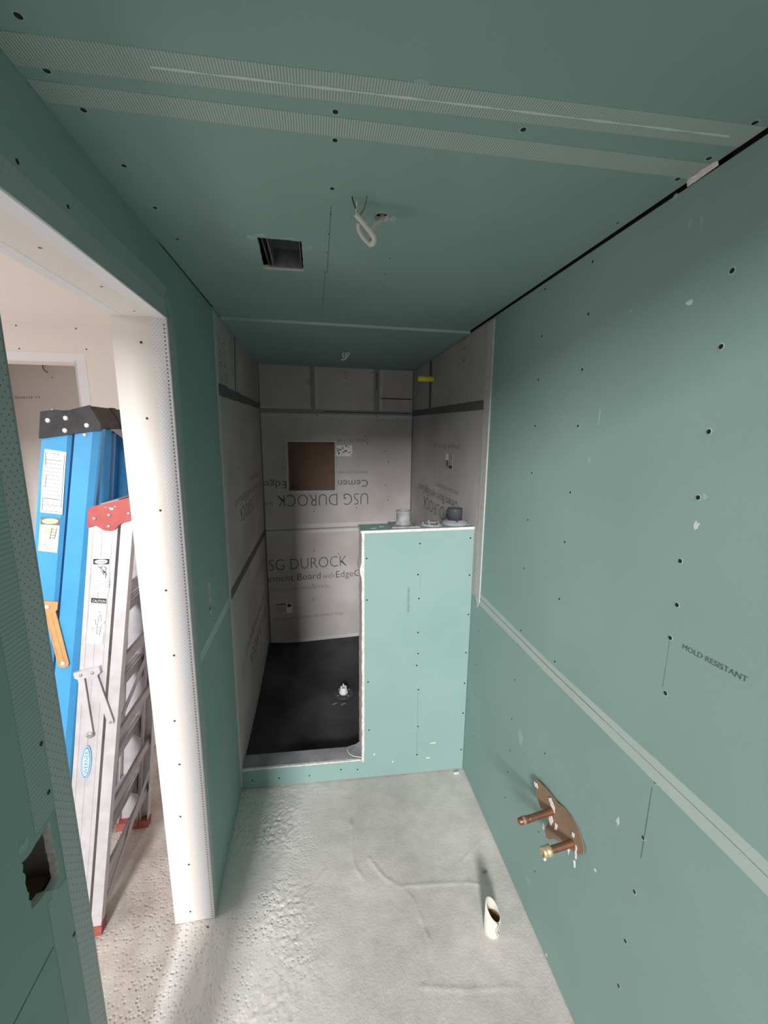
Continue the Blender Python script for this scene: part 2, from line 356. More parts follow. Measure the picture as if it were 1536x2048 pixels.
# ------------------------------------------------------------------ floor
def seg_d(x, y, a, b):
    dx, dy = b[0] - a[0], b[1] - a[1]; t = max(0, min(1, ((x - a[0]) * dx + (y - a[1]) * dy) / (dx * dx + dy * dy)))
    return math.hypot(x - a[0] - t * dx, y - a[1] - t * dy)
RIDGES = [[(0.122, 1.72), (0.112, 1.46), (0.122, 1.38), (0.17, 1.31)], [(0.18, 1.42), (0.235, 1.33), (0.29, 1.29), (0.57, 1.26), (0.66, 1.23)], [(0.30, 1.29), (0.34, 1.22), (0.36, 1.10)],
          [(0.30, 0.98), (0.45, 0.95), (0.62, 0.93)], [(-0.43, 1.27), (-0.41, 1.1), (-0.40, 0.8)], [(-0.55, 1.26), (-0.545, 1.1), (-0.53, 0.9)], [(-0.10, 1.30), (0.0, 1.40)], [(0.55, 1.33), (0.70, 1.42)]]
def floor_z(x, y):
    z = 0.0022 * noise.noise(Vector((x * 5, y * 5, 0))) + 0.0012 * noise.noise(Vector((x * 17, y * 17, 3)))
    for k, pl in enumerate(RIDGES):
        d = min(seg_d(x, y, a, b) for a, b in zip(pl, pl[1:])) + 0.006 * noise.noise(Vector((x * 25, y * 25, k)))
        z += (0.0042 if k < 4 else 0.0022) * (0.6 + 0.9 * noise.noise(Vector((x * 11, y * 11, k + 20)))) * math.exp(-(d / 0.0048) ** 2)
    if -0.42 < x < 0.05 and y > 0.5:
        m = max(0.0, min(1.0, (0.02 - x) * 5)) * max(0.0, 0.5 + 1.6 * noise.noise(Vector((x * 4, y * 4, 9))))
        z += m * 0.0055 * noise.noise(Vector((x * 75, y * 75, 5)))
    return z - 0.0035
def axis_vals(a, b, fine0, fine1, coarse, fine):
    v = []; x = a
    while x < fine0: v.append(x); x += coarse
    x = fine0
    while x < fine1: v.append(x); x += fine
    x = fine1
    while x < b: v.append(x); x += coarse
    return v + [b]
xs = axis_vals(-3.4, 0.86, -1.05, 0.76, 0.2, 0.006); ys = axis_vals(RY, 3.5, 0.45, 1.86, 0.2, 0.0062)
g = G(); bmv = [[g.bm.verts.new((x, y, floor_z(x, y))) for y in ys] for x in xs]
for i in range(len(xs) - 1):
    for j in range(len(ys) - 1):
        f = g.bm.faces.new((bmv[i][j], bmv[i + 1][j], bmv[i + 1][j + 1], bmv[i][j + 1])); f.smooth = True
floor = structure(g.out('floor', 'floor'))
g = G(); g.box(-3.5, 0.9, RY, YB0, 0.0, 0.012); M['unseen_dark_floor'] = M_TALL; structure(g.out('floor_tall_room', 'unseen_dark_floor'))

# ------------------------------------------------------------------ ceiling
rect = lambda u0, u1, v0, v1: [(u0, v0), (u1, v0), (u1, v1), (u0, v1)]
def jag_loop(pts, amp, step=0.008, seed=1):
    rnd = random.Random(seed); out = []
    for a, b in zip(pts, pts[1:] + pts[:1]):
        L = math.hypot(b[0] - a[0], b[1] - a[1]); n = max(1, int(L / step))
        for i in range(n):
            t = i / n; k = amp if 0 < i else 0
            out.append((a[0] + (b[0] - a[0]) * t + rnd.uniform(-k, k), a[1] + (b[1] - a[1]) * t + rnd.uniform(-k, k)))
    return out
circ = lambda cx, cy, rx, ry, n=18: [(cx + rx * math.cos(2 * math.pi * i / n), cy + ry * math.sin(2 * math.pi * i / n)) for i in range(n)]
vent_q = [(-0.145, 1.199), (-0.03, 1.20), (-0.032, 1.401), (-0.154, 1.405)]
cab_c = (0.160, 1.047)
g = G(); g.slab([(-0.4115, YB0), (0.742, YB0), (0.742, 3.2), (-0.4115, 3.2)], [jag_loop(vent_q, 0.0015, 0.012), circ(*cab_c, 0.017, 0.020)],
                lambda u, v: (u, v, H), lambda u, v: (u, v, H + 0.0125))
ceiling = structure(g.out('ceiling', ['green', 'dark', 'gypsum']))
g = G()
for x0, x1, y0, y1 in ((-0.6, 0.9, YB0, 1.15), (-0.6, 0.9, 1.45, 3.3), (-0.6, -0.2, 1.15, 1.45), (0.24, 0.9, 1.15, 1.45)): g.box(x0, x1, y0, y1, H + 0.02, H + 0.05)
g.box(-0.6, 0.9, 1.0, 1.5, H + 0.27, H + 0.29)
for x0, x1, y0, y1 in ((-0.21, -0.2, 1.14, 1.46), (0.24, 0.25, 1.0, 1.46), (-0.2, 0.24, 1.14, 1.15), (-0.2, 0.24, 1.45, 1.46)): g.box(x0, x1, y0, y1, H + 0.02, H + 0.27)
g.out('framing', 'dark', ceiling)
g = G(); ysh = lambda x: 1.962 + 0.0207 * (x + 0.4)
g.slab([(-0.4085, ysh(-0.4085)), (0.745, ysh(0.745)), (0.745, 3.2), (-0.4085, 3.2)], [], lambda u, v: (u, v, H - 0.013), lambda u, v: (u, v, H - 0.0005))
g.out('shower_ceiling_panel', ['green', 'green', 'paper_tape'], ceiling)
g = G(); g.prism([(-0.4095, 1.25, H - .0012), (-0.4065, 1.30, H - .0012), (-0.4045, 1.83, H - .0012), (-0.4095, 1.83, H - .0012)], [(-0.4095, 1.25, H), (-0.4065, 1.30, H), (-0.4045, 1.83, H), (-0.4095, 1.83, H)]); g.out('board_gap', 'dark', ceiling)
# two woven mesh tapes over the joints
for a0, b0, a1, b1, nm in ((0.690, 0.742, 0.655, 0.702, 1), (0.764, 0.806, 0.748, 0.792, 2)):
    g = G()
    g.prism([(-0.406, a0, H), (0.741, a1, H), (0.741, b1, H), (-0.406, b0, H)], [(-0.406, a0, H - 0.0008), (0.741, a1, H - 0.0008), (0.741, b1, H - 0.0008), (-0.406, b0, H - 0.0008)])
    tp = g.out('joint_tape', 'mesh_tape', ceiling)
    if nm == 1:
        g = G(); P = []; Q = []
        for i in range(24):
            t = i / 23; x = -0.22 + 0.92 * t; yy = 0.712 - 0.030 * (t * 0.96 + .04); w = 0.0016 + 0.0012 * math.sin(i * 2.3)
            P.append((x, yy - w, H - 0.0009)); Q.append((x, yy + w, H - 0.0009))
        g.prism(P + Q[::-1], [(a, b, c - 0.001) for a, b, c in P + Q[::-1]]); g.out('joint_ridge', 'plaster', tp)
for x, y in [(-0.353, 0.665), (-0.368, 0.744), (-0.356, 0.813), (-0.355, 0.949), (-0.353, 1.095), (-0.353, 1.245), (0.037, 0.682), (0.039, 0.747), (0.041, 0.81), (0.041, 0.951), (0.35, 0.73), (0.718, 0.736), (0.711, 0.651), (0.714, 0.798)]:
    screw(ceiling, (x, y, H), (0, 0, -1))
for x, y in [(0.041, 1.051), (0.039, 1.146), (0.037, 1.253), (0.034, 1.389), (0.033, 1.51), (0.03, 1.651), (0.716, 1.297), (0.718, 0.967), (0.222, 1.369), (0.236, 1.476), (0.24, 1.605), (0.218, 1.256), (0.217, 1.675)]:
    screw(ceiling, (x, y, H), (0, 0, -1), s=0.6)
g = G(); g.box(0.0405, 0.0418, 1.015, 1.4, H - 0.0005, H); g.prism([(0.0345, 1.4, H), (0.0358, 1.4, H), (0.0298, 1.80, H), (0.0285, 1.80, H)], [(0.0345, 1.4, H - .0005), (0.0358, 1.4, H - .0005), (0.0298, 1.80, H - .0005), (0.0285, 1.80, H - .0005)])
g.out('pencil_line', 'ink_green', ceiling)
for k, (x, y, w, h) in enumerate([(-0.158, 1.20, 0.03, 0.03), (-0.135, 1.183, 0.04, 0.014), (-0.06, 1.188, 0.05, 0.012), (-0.008, 1.225, 0.018, 0.03), (0.187, 1.044, 0.020, 0.030), (0.16, 0.67, 0.03, 0.012), (-0.30, 0.94, 0.004, 0.04), (-0.27, 0.935, 0.004, 0.03)]):
    blob('plaster_dust', ceiling, (x, y, H), (1, 0, 0), (0, -1, 0), w, h, 'scuff', k + 3)
g = G()
for k, (y, L) in enumerate(((0.74, 0.05), (0.775, 0.03))): g.prism([(0.7415, y, H), (0.7415, y + L, H), (0.733, y + L * .6, H), (0.737, y + .004, H)], [(0.7445, y, H - .006), (0.7445, y + L, H - .008), (0.738, y + L * .6, H - .004), (0.738, y + .004, H - .004)])
g.out('torn_edge', 'gypsum', ceiling)
# sheet metal duct box above the square ceiling cut-out
vent = thing('duct_box', (-0.09, 1.30, H + 0.013), 'open galvanised duct box in the square ceiling cut-out', 'duct')
g = G(); x0, x1, y0, y1, z0, z1, t = -0.136, -0.036, 1.207, 1.392, H + 0.004, H + 0.16, 0.002
for b in ((x0, x0 + t, y0, y1), (x1 - t, x1, y0, y1), (x0, x1, y0, y0 + t), (x0, x1, y1 - t, y1)): g.box(*b, z0, z1)
g.box(x0, x1, y0, y1, z1, z1 + t); g.out('shell', 'galv', vent)
g = G(); g.box(x0 + 0.012, x0 + 0.016, y0, y1, z0 + 0.002, z0 + 0.06); g.box(x0 + 0.002, x1 - 0.002, y0 + 0.09, y0 + 0.094, z0 + 0.07, z0 + 0.1); g.out('damper_rail', 'galv', vent)
g = G(); g.prism([(x0 + .004, y1 - .004, z0 + .05), (x1 - .004, y1 - .004, z0 + .05), (x1 - .004, y0 + .02, z1 - .01), (x0 + .004, y0 + .02, z1 - .01)], [(x0 + .004, y1 - .004, z0 + .052), (x1 - .004, y1 - .004, z0 + .052), (x1 - .004, y0 + .02, z1 - .008), (x0 + .004, y0 + .02, z1 - .008)]); g.out('damper_flap', 'pvc_d', vent)

# ------------------------------------------------------------------ right wall
g = G()
g.slab([(YB0, 0.004), (3.2, 0.004), (3.2, H - 0.007), (YB0, H - 0.007)], [], lambda u, v: (XR(v), u, v), lambda u, v: (XR(v) + 0.0125, u, v), (0, 2, 2))
wall_right = structure(g.out('wall_right', ['green', 'green', 'gypsum']))
g = G(); g.box(0.768, 0.86, YB0, 3.3, -0.01, H + 0.02); g.out('framing', 'dark', wall_right)
g = G(); n = 40; P = []; Q = []
for i in range(n + 1):
    y = YB0 + (1.706 - YB0) * i / n; zc = 1.062 - 0.022 * max(0, min(1, (y - 0.45) / 0.8)); hw = 0.027 + 0.003 * math.sin(y * 4.3)
    zc = 1.052 - 0.018 * max(0.0, min(1.0, (y - 0.5) / 0.6)) if y < 1.1 else 1.034
    P.append((XR(1) - 0.0012, y, zc - hw)); Q.append((XR(1) - 0.0012, y, zc + hw))
g.prism(P + Q[::-1], [(a + 0.0012, b, c) for a, b, c in P + Q[::-1]]); tp = g.out('joint_tape', 'paper_tape', wall_right)
g = G(); P = []; Q = []
for i in range(30):
    y = 0.3 + 1.4 * i / 29; zc = 1.052 - 0.018 * max(0.0, min(1.0, (y - 0.5) / 0.6)) if y < 1.1 else 1.034
    w = 0.0011 if y > 0.85 else 0.0005; P.append((XR(1) - 0.0016, y, zc + 0.004 - w)); Q.append((XR(1) - 0.0016, y, zc + 0.004 + w))
g.prism(P + Q[::-1], [(a + 0.0006, b, c) for a, b, c in P + Q[::-1]]); g.out('joint_crease', 'ink_green', tp)
for y, z in [(1.09, 2.265), (1.325, 2.273), (1.087, 2.132), (1.324, 2.128), (1.325, 1.989), (1.091, 1.986), (1.322, 1.834), (1.086, 1.829), (1.321, 1.671), (1.092, 1.633), (1.324, 1.5), (1.096, 1.478), (0.684, 2.095), (0.683, 1.965), (0.681, 1.809), (0.682, 1.68), (1.326, 1.315), (1.096, 1.291), (1.313, 1.072), (1.324, 1.008), (1.089, 1.077), (1.093, 1.011), (1.33, 0.853), (1.702, 0.871), (1.704, 0.69), (1.697, 0.539), (1.698, 0.296), (1.33, 0.679), (1.327, 0.536), (1.33, 0.431), (1.095, 0.727), (0.696, 1.369), (0.687, 1.241), (0.686, 1.07), (0.679, 1.02), (0.687, 0.856), (0.688, 0.694), (0.692, 0.532), (0.692, 0.382), (1.087, 0.412), (1.088, 0.238), (1.334, 0.302), (0.7, 1.542), (0.692, 1.447)]:
    screw(wall_right, (XR(z), y, z), (-1, 0, 0), s=1.0 if y < 1.05 else 0.85)
for k, (y, z, w, h, mt) in enumerate([(0.764, 0.818, 0.014, 0.032, 'plaster'), (0.817, 0.593, 0.010, 0.012, 'white_pl'), (0.677, 1.623, 0.016, 0.022, 'plaster'), (0.764, 2.066, 0.022, 0.012, 'plaster'), (0.926, 2.095, 0.014, 0.014, 'scuff'), (1.023, 1.734, 0.008, 0.022, 'scuff'), (1.0, 1.85, 0.006, 0.06, 'scuff'), (0.763, 2.214, 0.010, 0.03, 'scuff'), (0.79, 2.22, 0.012, 0.02, 'scuff'), (0.835, 2.29, 0.02, 0.016, 'scuff'), (1.26, 0.652, 0.05, 0.06, 'scuff'), (0.67, 1.683, 0.014, 0.014, 'scuff'), (1.13, 0.15, 0.03, 0.02, 'scuff'), (0.98, 0.02, 0.012, 0.02, 'plaster')]):
    blob('plaster_smear', wall_right, (XR(z), y, z), (0, -1, 0), (0, 0, 1), w, h, mt, k + 20, 0.0004, 0.5)
lettering('printed_lettering', 'MOLD RESISTANT', wall_right, (XR(1.37) - 0.0006, 0.664, 1.361), (0, -1, 0.05), (0, 0, 1), 0.13, 0.0115, 'ink_green', 0)
for y0, y1, z0, z1 in ((0.6955, 0.6965, 1.25, 1.37), (0.683, 0.684, 0.80, 1.0), (0.690, 0.6907, 1.68, 2.2)):
    g = G(); g.box(XR(1) - 0.0005 - (0.0 if z0 < 1.6 else -0.0004), XR(1) + 0.001, y0, y1, z0, z1); g.out('pencil_line', 'ink_green', wall_right)
# cement board above the half wall, on the shower side
g = G(); g.slab([(1.72, 1.025), (1.82, 1.025), (1.82, 0.02), (3.175, 0.02), (3.175, H - 0.016), (1.72, H - 0.016)], [], lambda u, v: (XR(v) - 0.004, u, v), lambda u, v: (XR(v) + 0.001, u, v), (0, 0, 1))
cbr = g.out('cement_board', ['cement', 'cement_edge'], wall_right)
g = G(); g.slab([(1.704, 1.02), (1.728, 0.985), (1.768, 1.06), (1.772, 2.277), (1.706, 2.283)], [], lambda u, v: (XR(v) - 0.0055, u, v), lambda u, v: (XR(v) + 0.0005, u, v), (0, 0, 0))
g.out('corner_strip', 'cement_edge', wall_right)
g = G(); g.slab([(1.738, 1.915), (3.17, 1.950), (3.17, 1.992), (1.738, 1.958)], [], lambda u, v: (XR(v) - 0.0052, u, v), lambda u, v: (XR(v) - 0.003, u, v), (0, 0, 0)); g.out('mesh_tape', 'cement_tape', cbr)
g = G(); g.box(0.7418, 0.746, 2.650, 2.656, 1.985, 2.28); g.box(0.7428, 0.746, 2.656, 2.70, 1.985, 2.28); g.out('board_joint', 'cement_tape', cbr)
NX = lambda z: XR(z) - 0.0047
uy = (0, 1, 0); dn = (0, 0, -1)
lettering('printed_lettering', 'Cement Board with EdgeGuard', cbr, (NX(1.4), 2.055, 1.445), uy, dn, 0.86, 0.052, 'ink')
lettering('printed_lettering', 'USG DUROCK', cbr, (NX(1.3), 2.05, 1.375), uy, dn, 0.72, 0.085, 'ink', -0.022)
lettering('printed_lettering', 'SMOOTH SIDE MASTIC', cbr, (NX(1.5), 2.056, 1.505), uy, dn, 0.44, 0.022, 'ink_faint')
lettering('printed_lettering', '29663 18:17:40', cbr, (NX(1.7), 2.056, 1.752), uy, dn, 0.50, 0.024, 'ink_faint')
lettering('handwriting', '2 1 0', cbr, (NX(2.2), 2.075, 2.30), (0, 0, -1), (0, -1, 0), 0.13, 0.035, 'ink_faint', -0.01)
st = G(); st.box(NX(1.65) - 0.0005, NX(1.65) + 0.001, 2.17, 2.296, 1.615, 1.70); st = st.out('sticker', 'paper_pink', cbr)
g = G(); g.box(NX(1.65) - 0.0009, NX(1.65) - 0.0004, 2.172, 2.225, 1.617, 1.632); g.box(NX(1.65) - 0.0009, NX(1.65) - 0.0004, 2.25, 2.268, 1.625, 1.66); g.out('print', 'black', st)
g = G(); g.box(NX(1.65) - 0.0008, NX(1.65) - 0.0004, 2.243, 2.294, 1.66, 1.698); g.out('print', 'paper', st)
for k, (y, z, w, h) in enumerate([(1.83, 1.55, 0.006, 0.12), (1.80, 1.42, 0.05, 0.10), (2.0, 1.93, 0.01, 0.014), (2.3, 1.90, 0.012, 0.012)]):
    blob('plaster_smear', cbr, (NX(z), y, z), (0, -1, 0), (0, 0, 1), w, h, 'cement_pale', k + 60, 0.0004, 0.5)
# torn brown paper around the copper pipes
flap = [(1.116, 0.61), (1.064, 0.623), (1.037, 0.628), (0.997, 0.632), (0.967, 0.645), (0.929, 0.650), (0.892, 0.642), (0.861, 0.620), (0.858, 0.601), (0.875, 0.578), (0.905, 0.563), (0.935, 0.552), (0.952, 0.535), (0.975, 0.52), (0.99, 0.498), (1.006, 0.488), (1.019, 0.508), (1.010, 0.54), (1.03, 0.560), (1.053, 0.551), (1.087, 0.567), (1.110, 0.585)]
g = G(); lift = lambda y, z: 0.004 + 0.028 * max(0.0, min(1.0, (0.645 - z) / 0.12)) * (0.5 + 0.5 * max(0, min(1, (y - 0.86) / 0.22)))
g.slab(flap, [], lambda u, v: (XR(v) - lift(u, v), u, v), lambda u, v: (XR(v) - lift(u, v) + 0.0025, u, v), (0, 0, 0)); g.out('torn_paper_flap', 'kraft', wall_right)
for k, (pts) in enumerate([[(1.045, 0.612), (1.03, 0.625), (0.995, 0.612), (0.985, 0.592), (1.012, 0.596)], [(1.02, 0.578), (1.005, 0.580), (0.985, 0.570), (0.99, 0.545), (1.012, 0.555)], [(0.985, 0.575), (0.970, 0.578), (0.965, 0.560), (0.975, 0.55)], [(0.915, 0.618), (0.902, 0.622), (0.897, 0.606), (0.91, 0.604)], [(0.92, 0.578), (0.905, 0.575), (0.900, 0.54), (0.915, 0.55)], [(0.893, 0.60), (0.884, 0.60), (0.872, 0.555), (0.882, 0.56)], [(0.885, 0.552), (0.878, 0.556), (0.868, 0.535), (0.873, 0.53)], [(1.03, 0.527), (1.02, 0.53), (1.012, 0.508), (1.02, 0.504)], [(1.125, 0.595), (1.10, 0.605), (1.085, 0.592), (1.11, 0.584)]]):
    g = G(); g.slab(jag_loop([(0.3 * sum(q[0] for q in pts) / len(pts) + 0.7 * p[0], 0.2 * sum(q[1] for q in pts) / len(pts) + 0.8 * p[1]) for p in pts], 0.0016, 0.004, k), [], lambda u, v: (XR(v) - lift(u, v) - 0.0012 - 0.05 * abs(v - 0.58), u, v), lambda u, v: (XR(v) - lift(u, v) + 0.0002 - 0.05 * abs(v - 0.58), u, v), (0, 0, 0)); g.out('torn_gypsum', 'white_pl', wall_right)

# ------------------------------------------------------------------ left wall with the doorway
holeN = jag_loop([(0.527, 1.212), (0.545, 1.208), (0.586, 1.216), (0.589, 1.108), (0.572, 1.106), (0.558, 1.120), (0.530, 1.128)], 0.0018, 0.007, 4)
holeF = jag_loop([(1.497, 1.237), (1.532, 1.237), (1.534, 1.140), (1.499, 1.140)], 0.0012, 0.01, 5)
outer = [(YSTUB, 0.003), (YN, 0.003), (YN, HD), (YJ, HD), (YJ, 0.003), (3.25, 0.003), (3.25, H - 0.0006), (YSTUB, H - 0.0006)]
g = G(); g.slab(outer, [holeN, holeF], lambda u, v: (XL(v), u, v), lambda u, v: (XL(v) - 0.0125, u, v), (0, 2, 2))
wall_left = structure(g.out('wall_left', ['green', 'green', 'gypsum']))
g = G(); g.slab(outer, [], lambda u, v: (XOUT, u, v), lambda u, v: (XOUT + 0.0125, u, v), (0, 1, 0)); g.out('hall_side_board', ['white', 'dark'], wall_left)
JT = 0.0125
g = G(); g.prism([(XL(0) - 0.001, YJ - 0.0001, 0.0), (-0.561, YJ - 0.0001, 0.0), (-0.557, YJ - 0.0001, HD), (XL(HD) - 0.001, YJ - 0.0001, HD)], [(XL(0) - 0.001, YJ + JT, 0.0), (XOUT + .0125, YJ + JT, 0.0), (XOUT + .0125, YJ + JT, HD), (XL(HD) - 0.001, YJ + JT, HD)])
jf = g.out('jamb_board', 'white', wall_left)
g = G(); g.box(XOUT, XL(1) - 0.004, YN - JT, YN, 0.0, HD); g.out('jamb_board', 'white', wall_left)
g = G(); g.box(XOUT, XL(HD) - 0.001, YN - JT, YJ + JT, HD, HD + JT); hf = g.out('header_board', 'white', wall_left)
g = G(); g.box(XOUT + .0125, XL(1) - 0.018, YSTUB, YSTUB + 0.012, 0, H); g.box(XOUT + 0.02, XL(1) - 0.045, 0.47, 0.51, 0, H); g.out('end_stud', 'wood', wall_left)
g = G(); g.box(XOUT + .015, XL(1) - 0.02, 0.50, 0.60, 1.03, 1.10); g.out('outlet_block', 'wood', wall_left)
# corner beads
g = G(); g.prism([(XL(0) - 0.001, YJ - 0.0015, 0.004), (XL(0) - 0.043, YJ - 0.0008, 0.004), (XL(HD) - 0.040, YJ - 0.0008, HD), (XL(HD) - 0.001, YJ - 0.0015, HD)], [(XL(0) - 0.001, YJ, 0.004), (XL(0) - 0.043, YJ, 0.004), (XL(HD) - 0.040, YJ, HD), (XL(HD) - 0.001, YJ, HD)])
bd = g.out('corner_bead', 'bead_w', wall_left)
g = G(); g.tube([(XL(0) - 0.0005, YJ - 0.001, 0.004), (XL(HD) - 0.0005, YJ - 0.001, HD)], 0.0028, 8, sub=0); g.out('bead_nose', 'bead_nose', bd)
g = G(); k = 0
while 0.012 + 0.0108 * k < HD - .01:
    z = 0.012 + 0.0108 * k; x = XL(z) - 0.0085; k += 1
    g.face([(x + .0019 * math.cos(a), YJ - 0.0018, z + .0019 * math.sin(a)) for a in [i * math.pi / 4 for i in range(8)]])
g.out('bead_holes', 'dark', bd)
g = G(); g.slab([(YJ, 0.004), (YJ + 0.034, 0.004), (YJ + 0.034, HD + 0.01), (YJ, HD)], [], lambda u, v: (XL(v) + 0.0009, u, v), lambda u, v: (XL(v), u, v), (0, 0, 0)); g.out('bead_flange', 'bead_g', bd)
g = G(); g.slab([(YN - 0.041, 0.004), (YN, 0.004), (YN, HD), (YN - 0.041, HD + 0.035)], [], lambda u, v: (XL(v) + 0.0012, u, v), lambda u, v: (XL(v), u, v), (0, 0, 0))
bd2 = g.out('corner_bead', 'bead_g', wall_left)
g = G(); g.tube([(XL(0), YN - 0.001, 0.004), (XL(HD), YN - 0.001, HD)], 0.0024, 8, sub=0); g.out('bead_nose', 'bead_g', bd2)
g = G(); g.slab([(YN - 0.03, HD + 0.043), (YN, HD), (YJ, HD), (YJ - 0.012, HD + 0.043)], [], lambda u, v: (XL(v) + 0.0012, u, v), lambda u, v: (XL(v), u, v), (0, 0, 0))
bd3 = g.out('corner_bead', 'bead_h', wall_left)
g = G(); g.tube([(XL(HD), YN, HD - 0.001), (XL(HD), YJ, HD - 0.001)], 0.0026, 8, sub=0); g.out('bead_nose', 'bead_nose', bd3)
g = G(); g.prism([(XL(HD), YN, HD - 0.0012), (XL(HD) - 0.036, YN, HD - 0.0006), (XL(HD) - 0.036, YJ, HD - 0.0006), (XL(HD), YJ, HD - 0.0012)], [(XL(HD), YN, HD), (XL(HD) - 0.036, YN, HD), (XL(HD) - 0.036, YJ, HD), (XL(HD), YJ, HD)]); g.out('bead_flange', 'bead_nose', bd3)
g = G(); g.prism([(XOUT, YN, HD - 0.001), (XOUT + 0.03, YN, HD - 0.0005), (XOUT + 0.03, YJ, HD - 0.0005), (XOUT, YJ, HD - 0.001)], [(XOUT, YN, HD), (XOUT + 0.03, YN, HD), (XOUT + 0.03, YJ, HD), (XOUT, YJ, HD)]); g.out('bead_flange', 'bead_nose', bd3)
# woven tape beside the beads, and the rounded tape end at the top of the door
for pts in ([(YN - 0.085, 0.004), (YN - 0.041, 0.004), (YN - 0.041, 1.09), (YN - 0.085, 1.10)], [(YN - 0.085, 1.222), (YN - 0.041, 1.224), (YN - 0.041, HD + 0.03), (YN - 0.085, HD + 0.07)], [(YN - 0.05, HD + 0.085), (YN - 0.04, HD + 0.043), (YJ, HD + 0.043), (YJ + 0.02, HD + 0.07), (YJ + 0.01, HD + 0.085)],
            [(YJ + 0.034, 0.004), (YJ + 0.062, 0.004), (YJ + 0.062, HD - 0.05), (YJ + 0.05, HD + 0.0), (YJ + 0.02, HD + 0.075), (YJ - 0.01, HD + 0.05), (YJ + 0.034, HD + 0.01)]):
    g = G(); g.slab(pts, [], lambda u, v: (XL(v) + 0.0006, u, v), lambda u, v: (XL(v), u, v), (0, 0, 0)); g.out('mesh_tape', 'mesh_tape_v' if pts[1][0] < YN and pts[0][1] < 1.5 else 'tape_plain', wall_left)
g = G(); g.slab([(YJ + 0.062, 1.015), (1.815, 1.022), (1.825, 1.068), (YJ + 0.062, 1.055)], [], lambda u, v: (XL(v) + 0.001, u, v), lambda u, v: (XL(v), u, v), (0, 0, 0)); g.out('joint_tape', 'paper_tape', wall_left)
g = G(); g.slab([(YSTUB, 1.02), (YN - 0.088, 1.02), (YN - 0.088, 1.022), (YSTUB, 1.022)], [], lambda u, v: (XL(v) + 0.0004, u, v), lambda u, v: (XL(v), u, v), (0, 0, 0)); g.out('board_joint', 'ink_green', wall_left)
for y, z in [(0.722, 2.17), (0.841, 2.172), (0.594, 1.343), (0.593, 1.26), (1.542, 1.269), (1.54, 1.086), (1.554, 1.01), (0.597, 0.98)]: screw(wall_left, (XL(z) + (0.0006 if z > 2 or y < 0.6 else 0), y, z), (1, 0, 0), s=0.8)
for x, z in [(-0.483, 2.047), (-0.487, 1.839), (-0.475, 1.567), (-0.481, 1.311), (-0.476, 1.087), (-0.494, 0.848), (-0.492, 0.679), (-0.506, 0.468), (-0.494, 0.259), (-0.505, 0.047)]: screw(wall_left, (x, YJ - 0.0001, z), (0, -1, 0), 'screw_ring_w', 0.72)
for x, y in [(-0.476, 0.87), (-0.467, 1.059), (-0.475, 1.242)]: screw(wall_left, (x, y, HD), (0, 0, -1), 'screw_ring_w', 0.6)
for k, (y, z, w, h, mt) in enumerate([(1.517, 1.13, 0.012, 0.02, 'plaster'), (1.515, 1.246, 0.01, 0.016, 'plaster'), (1.51, 1.06, 0.02, 0.09, 'scuff'), (0.57, 1.09, 0.03, 0.03, 'scuff'), (0.535, 1.23, 0.03, 0.02, 'scuff'), (1.6, 0.8, 0.006, 0.05, 'scuff')]):
    blob('plaster_smear', wall_left, (XL(z), y, z), (0, 1, 0), (0, 0, 1), w, h, mt, k + 80, 0.0005, 0.5)
# cement board on the shower side of the left wall
g = G(); g.slab([(1.838, 0.02), (3.09, 0.02), (3.09, H - 0.016), (1.838, H - 0.016)], [], lambda u, v: (XL(v) + 0.004, u, v), lambda u, v: (XL(v) - 0.001, u, v), (0, 0, 1))
cbl = g.out('cement_board', ['cement', 'cement_edge'], wall_left)
g = G(); g.slab([(1.832, 0.125), (1.862, 0.125), (1.862, H - 0.016), (1.832, H - 0.016)], [], lambda u, v: (XL(v) + 0.0048, u, v), lambda u, v: (XL(v) + 0.0005, u, v), (0, 0, 0)); g.out('corner_strip', 'cement_edge', wall_left)
PX = lambda z: XL(z) + 0.0047
g = G(); g.slab(jag_loop([(1.842, 1.957), (3.07, 1.98), (3.07, 2.017), (1.842, 2.008)], 0.003, 0.05, 3), [], lambda u, v: (PX(v) + 0.0008, u, v), lambda u, v: (PX(v) - .002, u, v), (0, 0, 0)); g.out('mesh_tape', 'cement_tape', cbl)
g = G(); g.slab(jag_loop([(1.845, 1.040), (3.07, 1.044), (3.07, 1.09), (1.850, 1.086)], 0.003, 0.05, 6), [], lambda u, v: (PX(v) + 0.0008, u, v), lambda u, v: (PX(v) - .002, u, v), (0, 0, 0)); g.out('mesh_tape', 'cement_tape', cbl)
g = G(); g.slab([(2.2, 2.0), (2.22, 2.0), (2.27, 2.28), (2.25, 2.28)], [], lambda u, v: (PX(v) + 0.0004, u, v), lambda u, v: (PX(v) - .002, u, v), (0, 0, 0)); g.out('board_joint', 'cement_tape', cbl)
ny = (0, -1, 0)
lettering('printed_lettering', 'USG DUROCK', cbl, (PX(1.4), 2.86, 1.415), ny, dn, 0.70, 0.085, 'ink_faint', -0.022)
lettering('printed_lettering', 'Cement Board with EdgeGuard', cbl, (PX(1.4), 3.0, 1.475), ny, dn, 0.95, 0.05, 'ink_faint')
tinyprint('small_print', cbl, (PX(1.5), 2.9, 1.54), ny, dn, 0.6, 0.02, 'ink_faint')
lettering('printed_lettering', 'USG DUROCK', cbl, (PX(.5), 2.95, 0.53), ny, dn, 0.72, 0.085, 'ink_faint', -0.012)
lettering('printed_lettering', 'Cement Board with EdgeGuard', cbl, (PX(.6), 2.98, 0.64), ny, dn, 0.86, 0.05, 'ink_faint')
tinyprint('small_print', cbl, (PX(.9), 2.95, 0.90), ny, dn, 0.5, 0.02, 'ink_faint')
